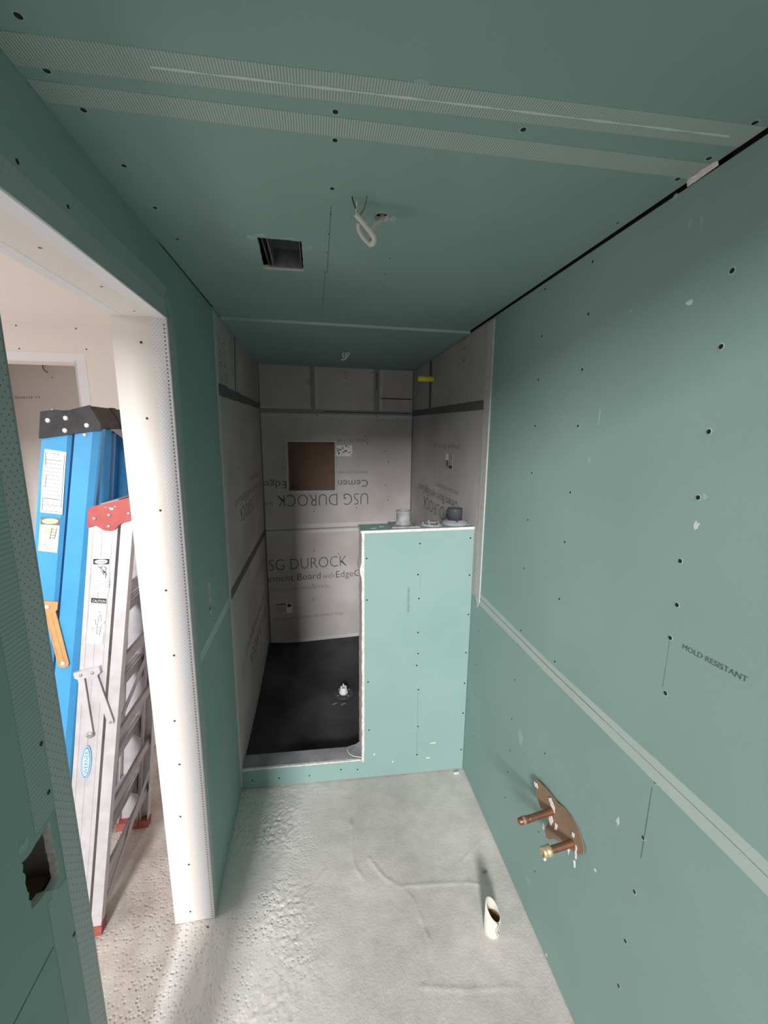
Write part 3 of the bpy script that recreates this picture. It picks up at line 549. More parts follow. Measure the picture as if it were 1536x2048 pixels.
lettering('handwriting', 'X1.XLA', cbl, (PX(2.1), 2.02, 2.03), (0, 0, 1), (0, -1, 0), 0.24, 0.05, 'ink_faint', -0.02)
lettering('handwriting', 'C 0 0 A D', cbl, (PX(2.1), 1.93, 2.02), (0, 0, 1), (0, -1, 0), 0.25, 0.035, 'ink_faint', -0.015)

# ------------------------------------------------------------------ back wall of the shower
NI = (-0.222, 0.126, 1.379, 1.745)
g = G(); g.slab(rect(-0.46, 0.80, 0.0, H), [rect(*NI)], lambda u, v: (u, YB(u), v), lambda u, v: (u, YB(u) + 0.0125, v), (0, 2, 1))
wall_back = structure(g.out('wall_back', ['cement', 'cement_edge', 'dark']))
g = G(); x0, x1, z0, z1 = NI; D = 0.085
for a in ((x0 - .01, x0, z0 - .01, z1 + .01), (x1, x1 + .01, z0 - .01, z1 + .01), (x0, x1, z0 - .01, z0), (x0, x1, z1, z1 + .01)): g.box(a[0], a[1], 3.10, 3.10 + D + .01, a[2], a[3], 0)
g.box(x0 - .01, x1 + .01, 3.10 + D, 3.10 + D + .012, z0 - .01, z1 + .01, 1); g.out('niche_box', ['cement_edge', 'niche'], wall_back)
g = G(); fw = 0.012
for a in ((x0 - fw, x0, z0 - fw, z1 + fw), (x1, x1 + fw, z0 - fw, z1 + fw), (x0, x1, z0 - fw, z0), (x0, x1, z1, z1 + fw)):
    g.slab(rect(*a), [], lambda u, v: (u, YB(u) - 0.003, v), lambda u, v: (u, YB(u) + 0.001, v), (0, 0, 0))
g.out('niche_trim', 'cement_pale', wall_back)
bk = lambda name, pts, mat, lift=0.001: G().slab(pts, [], lambda u, v: (u, YB(u) - lift, v), lambda u, v: (u, YB(u) + 0.002, v), (0, 0, 0)).out(name, mat, wall_back)
bk('board_hem', rect(-0.41, 0.745, 1.925, 1.95), 'cement_pale'); bk('board_hem', rect(-0.41, -0.03, 1.985, 2.0), 'cement_pale')
bk('mesh_tape', rect(-0.41, 0.745, 1.951, 1.984), 'cement_tape_b', 0.0006)
bk('mesh_tape', rect(-0.045, -0.012, 1.985, 2.298), 'cement_tape_b'); bk('board_hem', rect(-0.010, 0.012, 1.985, 2.298), 'cement_pale')
bk('mesh_tape', rect(0.43, 0.475, 1.985, 2.298), 'cement_tape_b'); bk('board_hem', rect(0.477, 0.492, 1.985, 2.298), 'cement_pale')
bk('board_gap', rect(0.05, 0.73, 1.966, 1.971), 'dark', 0.0018); bk('board_gap', rect(0.485, 0.73, 2.073, 2.080), 'dark', 0.0018); bk('board_gap', rect(0.450, 0.455, 2.14, 2.27), 'dark', 0.0018)
bk('board_hem', rect(-0.41, 0.745, 1.085, 1.118), 'cement_pale'); bk('mesh_tape', rect(-0.41, 0.745, 1.072, 1.084), 'cement_tape_b'); bk('board_hem', rect(-0.41, 0.745, 1.045, 1.070), 'cement_pale')
bk('corner_tape', rect(-0.413, -0.402, 0.10, 2.298), 'cement_tape', 0.0012); bk('corner_tape', rect(0.736, 0.746, 0.10, 2.298), 'cement_tape', 0.0012)
bk('board_hem', rect(-0.40, 0.745, 0.135, 0.165), 'cement_pale')
BP = lambda x, z: (x, YB(x) - 0.0015, z); bx = Vector((1, 0.0702, 0)).normalized(); bxn = -bx
lettering('printed_lettering', 'USG DUROCK', wall_back, BP(0.386, 1.350), bxn, dn, 0.70, 0.094, 'ink', -0.022)
lettering('printed_lettering', 'Brand', wall_back, BP(-0.345, 1.300), bxn, dn, 0.075, 0.04, 'ink_faint')
lettering('printed_lettering', 'Cemen', wall_back, BP(0.384, 1.455), bxn, dn, 0.235, 0.056, 'ink')
lettering('printed_lettering', 'Edge', wall_back, BP(-0.24, 1.455), bxn, dn, 0.16, 0.056, 'ink')
lettering('printed_lettering', 'SMOOTH SIDE MAS', wall_back, BP(0.384, 1.527), bxn, dn, 0.235, 0.022, 'ink_faint')
lettering('printed_lettering', '29663 18:17:40', wall_back, BP(0.384, 1.772), bxn, dn, 0.235, 0.026, 'ink_faint')
lettering('printed_lettering', 'SG DUROCK', wall_back, BP(-0.392, 0.757), bx, (0, 0, 1), 0.605, 0.092, 'ink', -0.022)
lettering('printed_lettering', 'ement Board', wall_back, BP(-0.404, 0.665), bx, (0, 0, 1), 0.405, 0.056, 'ink')
lettering('printed_lettering', 'with', wall_back, BP(0.018, 0.665), bx, (0, 0, 1), 0.09, 0.045, 'ink_faint')
lettering('printed_lettering', 'EdgeGuard', wall_back, BP(0.125, 0.665), bx, (0, 0, 1), 0.34, 0.056, 'ink')
lettering('printed_lettering', 'SMOOTH SIDE MASTIC - ROUGH SIDE FOR TILE', wall_back, BP(-0.40, 0.585), bx, (0, 0, 1), 0.47, 0.025, 'ink_faint')
lettering('printed_lettering', 'SEE INSTALLATION AND USE INSTRUCTIONS', wall_back, BP(-0.38, 0.34), bx, (0, 0, 1), 0.56, 0.022, 'ink_faint')
lettering('handwriting', '20', wall_back, BP(-0.075, 2.16), bx, (0, 0, 1), 0.04, 0.035, 'ink_faint')
lettering('handwriting', '1 1/2', wall_back, BP(0.225, 2.17), (0, 0, 1), bxn, 0.10, 0.022, 'ink_faint')
st = bk('sticker', rect(0.134, 0.262, 1.640, 1.722), 'paper', 0.0022)
g = G()
for k in range(26):
    rx, rz = random.uniform(0.138, 0.25), random.uniform(1.645, 1.715); w, h = random.uniform(.004, .018), random.uniform(.002, .009)
    g.face([(rx, YB(rx) - .0026, rz), (rx + w, YB(rx + w) - .0026, rz), (rx + w, YB(rx + w) - .0026, rz + h), (rx, YB(rx) - .0026, rz + h)])
g.out('print', 'black', st, recalc=False)
st = bk('sticker', rect(-0.352, -0.228, 0.394, 0.480), 'paper_pink', 0.0022)
bq = lambda g, x0, x1, z0, z1: g.face([(x0, YB(x0) - .0027, z0), (x1, YB(x1) - .0027, z0), (x1, YB(x1) - .0027, z1), (x0, YB(x0) - .0027, z1)])
g = G(); bq(g, -0.272, -0.229, 0.396, 0.478); bq(g, -0.30, -0.272, 0.396, 0.401); g.out('print', 'paper', st, recalc=False)
g = G(); bq(g, -0.35, -0.273, 0.473, 0.479)
for f in [bq(g, -0.265, -0.237, 0.447, 0.472)]:
    for v in f.verts: v.co.y -= 0.0004
g.out('print', 'black', st, recalc=False)
for x, z in [(0.362, 1.789), (0.381, 1.736), (0.525, 1.675), (0.55, 1.593), (0.528, 1.41), (0.55, 1.289), (0.293, 1.235), (-0.039, 1.215), (-0.046, 0.902), (0.15, 0.861), (-0.061, 0.62), (-0.06, 0.492), (0.41, 2.26), (0.68, 2.25), (0.0, 1.94), (0.2, 1.94), (0.45, 1.94), (0.62, 1.93)]: screw(wall_back, (x, YB(x) - 0.001, z), (0, -1, 0), 'screw_ring_c', 0.8)

# ------------------------------------------------------------------ half wall and curb front
TH = 0.14
g = G(); tz = lambda x: HH + 0.010 * (x - XM) / 0.55
Lp = [(-0.4195, 0.004), (0.7475, 0.004), (0.7475, tz(0.7475) - 0.0125), (XM + 0.0125, tz(XM) - 0.0125), (XM + 0.0125, HC + 0.006)] + jag_loop([(XM + 0.0125, HC - 0.003), (-0.4195, HC - 0.003)], 0.0012, 0.03, 8)[:-1] + [(-0.4195, HC - 0.003)]
Lp = Lp[:5] + [(XM + 0.0125 - (XM + 0.432) * i / 24, HC - 0.003 + (random.uniform(-.0012, .0012) if 0 < i < 24 else 0)) for i in range(25)]
seen = []; [seen.append(q) for q in Lp if q not in seen]
g.slab(seen, [], lambda u, v: (u, YH(u), v), lambda u, v: (u, YH(u) + 0.0125, v), (0, 1, 1))
wall_half = structure(g.out('wall_half', ['green', 'gypsum']))
g = G(); g.prism([(XM + .0125, YH(XM) + .0125, 0), (0.748, YH(.748) + .0125, 0), (0.748, YH(.748) + TH - .0125, 0), (XM + .0125, YH(XM) + TH - .0125, 0)], [(XM + .0125, YH(XM) + .0125, HH - .014), (0.748, YH(.748) + .0125, HH - .006), (0.748, YH(.748) + TH - .0125, HH - .006), (XM + .0125, YH(XM) + TH - .0125, HH - .014)]); g.out('framing', 'wood', wall_half)
g = G(); n = 60; A = []; B = []
for i in range(n + 1):
    z = 0.10 + (tz(XM) - 0.002 - 0.10) * i / n; j = random.uniform(-.0016, .0016); k = 0.010 * math.exp(-((z - 1.165) / .03) ** 2)
    A.append((XM + j - k, YH(XM) - 0.0003 - abs(j) * .5, z)); B.append((XM + 0.0135 + random.uniform(-.002, .001), YH(XM) - 0.0003, z))
dy = Vector((0, TH, 0)); g.prism(A + B[::-1], [Vector(p) + dy for p in A + B[::-1]]); g.out('end_board', 'gypsum', wall_half)
g = G(); x1 = 0.7478
g.prism([(XM - .004, YH(XM) - .001, tz(XM) - .0125), (x1, YH(x1) - .001, tz(x1) - .0125), (x1, YH(x1) - .001, tz(x1)), (XM - .004, YH(XM) - .001, tz(XM))],
        [(XM - .004, YH(XM) + TH, tz(XM) - .0125), (x1, YH(x1) + TH, tz(x1) - .0125), (x1, YH(x1) + TH, tz(x1)), (XM - .004, YH(XM) + TH, tz(XM))])
cap = g.out('cap_board', ['gypsum', 'green'], wall_half)
for p in cap.data.polygons:
    if p.normal.z > 0.8: p.material_index = 1
g = G(); g.slab(rect(XM, 0.748, 0.05, HH - .012), [], lambda u, v: (u, YH(u) + TH, v), lambda u, v: (u, YH(u) + TH - .0125, v), (0, 0, 0)); g.out('cement_board', 'cement', wall_half)
for x, z in [(0.477, 1.287), (0.727, 1.309), (0.219, 1.22), (0.471, 1.131), (0.732, 1.119), (0.221, 1.009), (0.479, 1.006), (0.737, 0.909), (0.479, 0.824), (0.734, 0.698), (0.482, 0.709), (0.476, 0.642), (0.227, 0.566), (0.735, 0.523), (0.489, 0.504), (0.735, 0.346), (0.492, 0.287), (0.233, 0.289), (0.735, 0.123), (0.491, 0.116), (0.172, 0.057), (-0.367, 0.049), (-0.234, 0.049), (-0.079, 0.047), (0.085, 0.066)]: screw(wall_half, (x, YH(x), z), (0, -1, 0))
lettering('printed_lettering', 'MOLD RESISTANT', wall_half, (0.432, YH(0.43) - 0.0006, 0.937), (0, 0, 1), (-1, 0, 0), 0.133, 0.0115, 'ink_green', 0)
for x0, z0, z1 in ((0.482, 1.05, 1.13), (0.487, 0.30, 0.50), (0.489, 0.12, 0.28)):
    g = G(); g.box(x0, x0 + 0.0009, YH(x0) - 0.0004, YH(x0) + 0.001, z0, z1); g.out('pencil_line', 'ink_green', wall_half)
for k, (x, z, w, h) in enumerate([(0.36, 0.085, .014, .014), (0.55, 0.09, .03, .012), (0.58, 0.18, .05, .01), (0.26, 0.14, .01, .02)]): blob('plaster_smear', wall_half, (x, YH(x), z), (1, 0, 0), (0, 0, 1), w, h, 'plaster', k + 40, 0.0005, .5)
for k, (x, y, w, h) in enumerate([(0.26, 1.87, .04, .02), (0.30, 1.9, .03, .03), (0.73, 1.86, .03, .02)]): blob('plaster_smear', wall_half, (x, y, tz(x)), (1, 0, 0), (0, 1, 0), w, h, 'plaster', k + 47, 0.0006, .5)

# ------------------------------------------------------------------ rubber shower pan liner, wrapped over the curb
def pan_z(x, y):
    z = 0.052 + 0.082 * max(0, min(1, (y - 2.35) / 0.7)) ** 1.3
    z += 0.045 * max(0, min(1, (-0.16 - x) / 0.26)) ** 1.6 * (1 - 0.45 * max(0, min(1, (y - 2.3) / 0.7)))
    z += 0.03 * max(0, min(1, (x - 0.3) / 0.4))
    d = math.hypot(x - 0.14, y - 2.49); z -= 0.010 * math.exp(-(d / 0.12) ** 2)
    return z + 0.0015 * noise.noise(Vector((x * 6, y * 6, 2)))
g = G(); nx, ny_ = 60, 80; vv = []
for i in range(nx + 1):
    x = -0.419 + (0.7465 + 0.419) * i / nx; row = []
    y0 = 1.978
    for j in range(ny_ + 1):
        y = y0 + (YB(x) - 0.002 - y0) * j / ny_; row.append(g.bm.verts.new((x, y, pan_z(x, y))))
    vv.append(row)
for i in range(nx):
    for j in range(ny_):
        f = g.bm.faces.new((vv[i][j], vv[i + 1][j], vv[i + 1][j + 1], vv[i][j + 1])); f.smooth = True
bmesh.ops.solidify(g.bm, geom=g.bm.faces[:], thickness=0.0015)
pan = tag(g.out('shower_pan_liner', 'liner', org=(0.0, 2.5, 0.06)), 'black rubber liner covering the sloped shower floor', 'shower liner')
g = G(); n = 26; P = []
for i in range(n + 1):
    x = -0.419 + (XM + 0.419) * i / n; b = 0.0009 * math.sin(i * 1.7)
    P.append([(x, YH(x) + 0.014, HC - 0.003), (x, YH(x) + 0.017, HC + b), (x, YH(x) + 0.06, HC + 0.001 + b), (x, YH(x) + 0.098, HC), (x, YH(x) + 0.108, HC - 0.012), (x, YH(x) + 0.112, 0.075), (x, YH(x) + 0.122, pan_z(x, YH(x) + 0.122)), (x, 1.982, pan_z(x, 1.982) + .001), (x, 1.982, 0.02), (x, YH(x) + 0.014, 0.02)])
g.rings(P, 0)
for f in g.bm.faces:
    c = f.calc_center_median(); f.material_index = 1 if c.z < HC - 0.006 and c.y > YH(c.x) + 0.10 else 0; f.smooth = False
g.out('curb_wrap', ['liner_dusty', 'liner'], wall_half)
g = G(); g.prism([(XM - 0.075, YH(XM) + .012, HC + .002), (XM + .002, YH(XM) + .004, HC + .002), (XM + .002, YH(XM) + .10, HC + .03), (XM - 0.02, YH(XM) + .10, HC + .012), (XM - .075, YH(XM) + .095, HC + .002)], [(XM - 0.075, YH(XM) + .012, HC + .0035), (XM + .002, YH(XM) + .004, HC + .0035), (XM + .002, YH(XM) + .10, HC + .0315), (XM - 0.02, YH(XM) + .10, HC + .0135), (XM - .075, YH(XM) + .095, HC + .0035)]); g.out('corner_patch', 'liner_dusty', wall_half)
g = G(); g.tube([(XM - .074, YH(XM) + .085, HC + .004), (XM - .065, YH(XM) + .05, HC + .004), (XM - .04, YH(XM) + .025, HC + .004), (XM - .002, YH(XM) + .012, HC + .005)], 0.0022, 6); g.out('adhesive_bead', 'white_pl', wall_half)
# sawn gypsum strip along the front of the curb
g = G(); P = []; Q = []
for i in range(50):
    x = -0.415 + (XM + 0.41) * i / 49; P.append((x, YH(x) - 0.0015 - random.random() * .0015, HC - 0.004 + random.uniform(-.001, .001))); Q.append((x, YH(x) - 0.001, HC + 0.001 + random.uniform(-.001, .0025)))
g.prism(P + Q[::-1], [Vector(p) + Vector((0, .012, 0)) for p in P + Q[::-1]]); g.out('raw_curb_edge', 'gypsum', wall_half)

# shower drain
dz = pan_z(0.14, 2.49)
drain = thing('shower_drain', (0.14, 2.49, dz), 'white capped drain standing in the black shower floor', 'drain')
g = G(); g.lathe((0.14, 2.49, dz), [(0.070, -0.002), (0.072, 0.004), (0.064, 0.006), (0.058, 0.003), (0.03, 0.004)]); g.out('clamp_ring', 'pvc_d', drain)
g = G(); g.lathe((0.14, 2.49, dz + 0.003), [(0.030, 0), (0.031, 0.012), (0.025, 0.028), (0.023, 0.030), (0.023, 0.044), (0.018, 0.047), (0.012, 0.040)]); g.out('cap', 'pvc_w', drain)
for k in range(3):
    a = math.pi * (0.5 + 2 * k / 3); px, py = 0.14 + .016 * math.cos(a), 2.49 + .016 * math.sin(a)
    g = G(); g.lathe((px, py, dz + .045), [(0.0055, 0), (0.005, .014), (0.003, .018)], n=10); g.out('prong', 'pvc_w', drain)
for k in range(4):
    a = math.pi * (0.2 + k / 2); g = G(); g.lathe((0.14 + .05 * math.cos(a), 2.49 + .05 * math.sin(a), dz + .004), [(0.006, 0), (0.006, .005), (0.003, .007)], n=6); g.out('bolt', 'rivet', drain)
for k, (x, y, r) in enumerate(((0.075, 2.39, .02), (0.13, 2.38, .02))):
    blob('plaster_smear', pan, (x, y, pan_z(x, y) + .001), (1, .4, 0), (-.4, 1, 0), r * 2.2, r * .6, 'liner_dusty', k + 90, .001, .5)

# ------------------------------------------------------------------ drain bodies on top of the half wall
def hollow(g, c, r, h, t, mi=0, n=28):
    return g.lathe(c, [(r, 0), (r, h), (r - t, h), (r - t, 0.004), (0.002, 0.003)], n=n, mi=mi, cap1=True)
cz = tz(0.41)
f1 = thing('drain_body', (0.412, 1.898, cz), 'plaster-dusted grey pipe drain on a square flange on the half wall top', 'drain fitting')
g = G(); g.box(0.342, 0.482, 1.836, 1.962, cz + .0005, cz + 0.009); g.out('square_flange', 'pvc_g', f1, bevel=.002)
g = G(); g.lathe((0.412, 1.905, cz + 0.009), [(0.045, 0), (0.038, .012), (0.035, .016), (0.035, .055), (0.037, .058), (0.037, .066), (0.031, .066), (0.031, .012), (.002, .011)], n=30); g.out('pipe_socket', 'pvc_g', f1)
for k, (x, y) in enumerate(((0.36, 1.85), (0.465, 1.85), (0.465, 1.945), (0.36, 1.945))): g = G(); g.lathe((x, y, cz + .009), [(0.005, 0), (0.004, .003)], n=8); g.out('screw', 'rivet', f1)
cz = tz(0.55)
f2 = thing('clamp_ring', (0.553, 1.895, cz), 'flat grey clamping ring lying between the two drain fittings', 'ring')
g = G(); g.lathe((0.553, 1.893, cz + .0005), [(0.056, 0), (0.056, .006), (0.052, .009), (0.030, .009), (0.028, .006), (0.028, 0), (0.055, -0.0001)], n=30, cap0=False, cap1=False); g.out('ring', 'pvc_g', f2)
for k in range(5):
    a = 0.4 + k * 2 * math.pi / 5; g = G(); g.lathe((0.553 + .042 * math.cos(a), 1.893 + .042 * math.sin(a), cz + .009), [(0.006, 0), (0.006, .004), (0.003, .005)], n=6); g.out('bolt', 'alu_d', f2)
cz = tz(0.66)
f3 = thing('drain_body', (0.672, 1.893, cz), 'dark grey pipe drain on a round flange, right end of half wall top', 'drain fitting')
g = G(); g.lathe((0.672, 1.893, cz + .0005), [(0.066, 0), (0.066, .005), (0.060, .012), (0.045, .020), (0.038, .022)], n=32); g.out('round_flange', 'pvc_f', f3)
g = G(); g.lathe((0.672, 1.893, cz + .02), [(0.037, 0), (0.037, .056), (0.036, .060), (0.031, .060), (0.031, .006), (.002, .005)], n=30); g.out('pipe_socket', 'pvc_d', f3)
g = G(); g.box(0.665, 0.672, 1.842, 1.848, cz + .012, cz + .024); g.out('set_screw', 'pvc_d', f3)

# ------------------------------------------------------------------ things on and in the walls
yp = thing('pipe_stub', (0.744, 2.575, 2.152), 'yellow capped pipe stub sticking out high on the shower side wall', 'pipe')
g = G(); g.lathe((0.7435, 2.575, 2.152), [(0.013, 0), (0.013, .012)], axis=(-1, 0, 0), n=18); g.out('collar', 'pvc_d', yp)
g = G(); g.lathe((0.7435, 2.575, 2.152), [(0.0165, .004), (0.0165, .10), (0.0150, .108), (0.008, .111)], axis=(-1, 0, 0), n=22); g.out('cap', 'yellow', yp)

c1 = thing('copper_pipe', (XR(.588) - .001, 1.006, 0.588), 'bare copper stub with a soldered end, deeper of the two on the right wall', 'pipe', None)
g = G(); g.tube([(XR(.588) + .002, 1.008, 0.589), (0.70, 1.005, 0.584), (0.645, 1.0, 0.580)], 0.0105, 16); g.out('tube', 'copper', c1)
g = G(); g.lathe((0.648, 1.0, 0.5803), [(0.0109, 0), (0.0114, .004), (0.0114, .022), (0.0106, .030), (0.008, .035), (0.003, .037)], axis=(-1, -.05, -.05), n=18); g.out('end_cap', 'copper', c1)
g = G(); g.lathe((0.636, 0.9995, 0.580), [(0.0116, 0), (0.0121, .004), (0.0116, .009)], axis=(-1, -.05, -.05), n=18); g.out('solder_ring', 'solder', c1)
c2 = thing('copper_pipe', (XR(.586) - .001, 0.903, 0.586), 'copper stub ending in a brass nut, nearer of the two on the right wall', 'pipe', None)
g = G(); g.tube([(XR(.586) + .002, 0.904, 0.586), (0.70, 0.902, 0.580), (0.662, 0.900, 0.576)], 0.0105, 16); g.out('tube', 'copper', c2)
g = G(); g.lathe((0.668, 0.9003, 0.5765), [(0.0112, 0), (0.016, .003), (0.0165, .014), (0.014, .016), (0.0155, .020), (0.0155, .030), (0.010, .031), (0.009, .020)], axis=(-1, -.05, -.08), n=8); g.out('brass_nut', 'brass', c2)
for k, (x, y, z) in enumerate(((0.640, 0.889, 0.569), (0.641, 0.893, 0.562), (0.645, 0.905, 0.566))): g = G(); g.lathe((x, y, z), [(0.002, 0), (0.004, .004), (0.002, .009)], n=7, axis=(.3, -.3, -1)); g.out('thread_tape', 'wire_w', c2)

fp = thing('pvc_pipe', (0.60, 1.093, 0.0), 'short cream pvc pipe with a slanted cut top rising from the floor', 'pipe')
def cut_ring(r, z0, top):
    out = []
    for i in range(36):
        a = 2 * math.pi * i / 36; x, y = 0.60 + r * math.cos(a), 1.093 + r * math.sin(a)
        z = (0.090 - 0.85 * (x - 0.60) + 0.75 * (y - 1.093)) if top else z0
        out.append((x, y, z))
    return out
g = G(); g.rings([cut_ring(.0295, -.004, 0), cut_ring(.0290, 0, 1), cut_ring(.0255, 0, 1)], cap0=False, cap1=False); g.out('pipe', 'pvc_cream', fp)
g = G(); g.rings([cut_ring(.0255, 0, 1), cut_ring(.0254, .058, 0)], cap0=False, cap1=False); g.rings([cut_ring(.0254, .058, 0), cut_ring(.0254, .0, 0)], 1, cap0=False, cap1=True); g.out('bore', ['pvc_cream', 'pipe_in'], fp)
g = G()
for a0, h0, h1 in ((-1.45, .01, .07), (-1.2, .02, .06), (-1.05, .005, .04), (-1.3, .05, .072)):
    pts = []
    for i in range(7):
        t = i / 6; a = a0 + .16 * math.sin(t * 9 + h0 * 80); pts.append((0.60 + .0298 * math.cos(a), 1.093 + .0298 * math.sin(a), h0 + (h1 - h0) * t))
    g.tube(pts, 0.0011, 5, sub=3)
g.out('cement_streak', 'pvc_g', fp)

def catm(name, parent, pts, r, mat, n=10): return G().tube(pts, r, n, sub=6).out(name, mat, parent)
cc = thing('electrical_cable', (0.158, 1.047, H), 'white cable with black wires hanging from the hole in the ceiling', 'cable')
catm('sheath', cc, [(0.166, 1.052, 2.325), (0.158, 1.043, 2.294), (0.145, 1.036, 2.282), (0.137, 1.034, 2.262), (0.136, 1.030, 2.248), (0.128, 1.018, 2.232), (0.114, 1.006, 2.236), (0.102, 1.002, 2.250), (0.101, 1.0, 2.262)], 0.0052, 'cable')
catm('sheath', cc, [(0.127, 1.015, 2.2285), (0.136, 1.008, 2.229), (0.136, 0.998, 2.236), (0.124, 0.993, 2.2485), (0.110, 0.991, 2.2615), (0.094, 0.989, 2.275)], 0.0064, 'cable')
catm('black_wire', cc, [(0.104, 1.0, 2.258), (0.101, 0.995, 2.268), (0.1000, 0.99, 2.272), (0.094, 0.984, 2.283), (0.087, 0.970, 2.288), (0.083, 0.958, 2.292)], 0.0013, 'wire_b', 6)
catm('bare_wire', cc, [(0.100, 0.99, 2.271), (0.110, 0.98, 2.281), (0.113, 0.965, 2.288), (0.114, 0.953, 2.293)], 0.0011, 'wire_c', 6)
catm('white_wire', cc, [(0.095, 0.989, 2.276), (0.094, 0.980, 2.288), (0.0945, 0.972, 2.291)], 0.0015, 'wire_w', 6)
c3 = thing('electrical_cable', (0.20, 2.58, H - .013), 'small looped cable hanging from the dark shower ceiling', 'cable')
catm('sheath', c3, [(0.200, 2.58, 2.30), (0.182, 2.565, 2.285), (0.162, 2.55, 2.279), (0.162, 2.55, 2.258), (0.180, 2.545, 2.272), (0.186, 2.545, 2.284)], 0.0042, 'cable_d', 8)
catm('sheath', c3, [(0.188, 2.56, 2.286), (0.198, 2.545, 2.284), (0.189, 2.54, 2.264), (0.167, 2.54, 2.242), (0.150, 2.54, 2.243)], 0.0048, 'cable_d', 8)

# ------------------------------------------------------------------ hall beyond the doorway
HY = 2.24
g = G(); g.slab(rect(-3.4, XOUT, 0.0, 2.6), [rect(-2.05, -1.14, 0.0, 2.135)], lambda u, v: (u, HY, v), lambda u, v: (u, HY + 0.115, v), (0, 0, 0))
wall_hall = structure(g.out('wall_hall_end', 'white'))
g = G(); g.box(-2.05, -1.14, HY - .001, HY + .115, 2.128, 2.1352); g.out('header_board', 'white', wall_hall)
g = G(); g.box(-1.14, -1.095, HY - .0012, HY, 0, 2.1345); bw = g.out('corner_bead', 'bead_w', wall_hall)
g = G(); g.box(-2.08, -1.095, HY - .0012, HY, 2.135, 2.17); g.out('corner_bead', 'bead_nose', wall_hall)
g = G(); g.tube([(-1.1405, HY - .001, 0), (-1.1405, HY - .001, 2.135)], .003, 8, sub=0); g.out('bead_nose', 'bead_nose', bw)
for x, z in [(-1.37, 2.283), (-1.119, 2.282), (-1.371, 2.182), (-1.085, 2.19)]: screw(wall_hall, (x, HY, z), (0, -1, 0), 'screw_ring_w', .7)
g = G(); g.slab([(-3.4, YB0), (-0.407, YB0), (-0.407, YSTUB), (-0.53, YSTUB), (-0.53, HY + .02), (-3.4, HY + .02)], [], lambda u, v: (u, v, 2.303), lambda u, v: (u, v, 2.33), (0, 0, 0)); structure(g.out('ceiling_hall', 'white'))
g = G(); g.box(-3.42, -0.55, 3.3, 3.34, 0, 2.4); wall_far = structure(g.out('wall_far_room', 'white'))
tinyprint('small_print', wall_far, (-2.13, 3.2992, 2.03), (1, 0, .02), (0, 0, 1), 0.26, 0.016, 'grey_ink')
screw(wall_far, (-1.84, 3.2998, 2.18), (0, -1, 0), 'screw_ring_w', .8)
g = G(); g.box(-3.42, -0.55, HY + .116, 3.3, 2.4, 2.43); structure(g.out('ceiling_far_room', 'white'))
g = G(); g.box(-0.60, XOUT - .002, HY + .116, 3.3, 0, 2.4); structure(g.out('wall_far_room_side', 'white'))
hw = thing('hanging_wire', (-1.87, 3.29, 2.26), 'thin dark wire curling down at the top of the far room doorway', 'wire'); catm('wire', hw, [(-1.885, 3.295, 2.30), (-1.882, 3.285, 2.255), (-1.868, 3.27, 2.225), (-1.842, 3.262, 2.208)], .003, 'wire_c', 6)
g = G(); g.slab([(YB0, 0), (3.3, 0), (3.3, 2.4), (YB0, 2.4)], [], lambda u, v: (-3.4, u, v), lambda u, v: (-3.5, u, v), (0, 0, 0)); structure(g.out('wall_hall_left', 'white'))
TALL = 4.8  # unseen high room, shaped so that daylight falls in steeply
WIN = (-3.0, -0.95, 0.6, 4.4)
g = G(); g.slab(rect(-3.5, 0.95, 0.0, TALL), [rect(*WIN)], lambda u, v: (u, RY, v), lambda u, v: (u, RY - .12, v), (0, 0, 0)); structure(g.out('wall_rear', 'bare'))
g = G(); g.slab(rect(-3.5, 0.95, H + 0.005, TALL), [], lambda u, v: (u, YB0 - .002, v), lambda u, v: (u, YB0 - .1, v), (0, 0, 0)); structure(g.out('wall_unseen_lintel', 'bare'))  # unseen wall over the opening, added to keep daylight off upper walls
g = G(); g.box(0.77, 0.9, RY, YB0 - .002, 0, TALL); structure(g.out('wall_right_tall', 'bare'))
g = G(); g.box(-3.55, -3.4, RY, YB0 - .002, 0, TALL); structure(g.out('wall_left_tall', 'bare'))
g = G(); g.box(-3.5, 0.95, RY, YB0, TALL, TALL + .1); structure(g.out('ceiling_tall', 'bare'))
def window(name, a, b, f):
    w = bpy.data.objects.new(name, None); COL.objects.link(w); ORG[w.name] = Vector((0, 0, 0)); structure(w)
    (u0, v0), (u1, v1) = a, b; t = .04
    for q in ((u0, u0 + t, v0, v1), (u1 - t, u1, v0, v1), (u0 + t, u1 - t, v0, v0 + t), (u0 + t, u1 - t, v1 - t, v1)):
        G().slab(rect(*q), [], lambda u, v: f(u, v, .05), lambda u, v: f(u, v, .09), (0, 0, 0)).out('frame', 'frame_w', w)
    G().slab(rect((u0 + u1) / 2 - .02, (u0 + u1) / 2 + .02, v0 + t, v1 - t), [], lambda u, v: f(u, v, .055), lambda u, v: f(u, v, .085), (0, 0, 0)).out('mullion', 'frame_w', w)
window('window_1', (WIN[0], WIN[2]), (WIN[1], WIN[3]), lambda u, v, d: (u, RY - d, v))

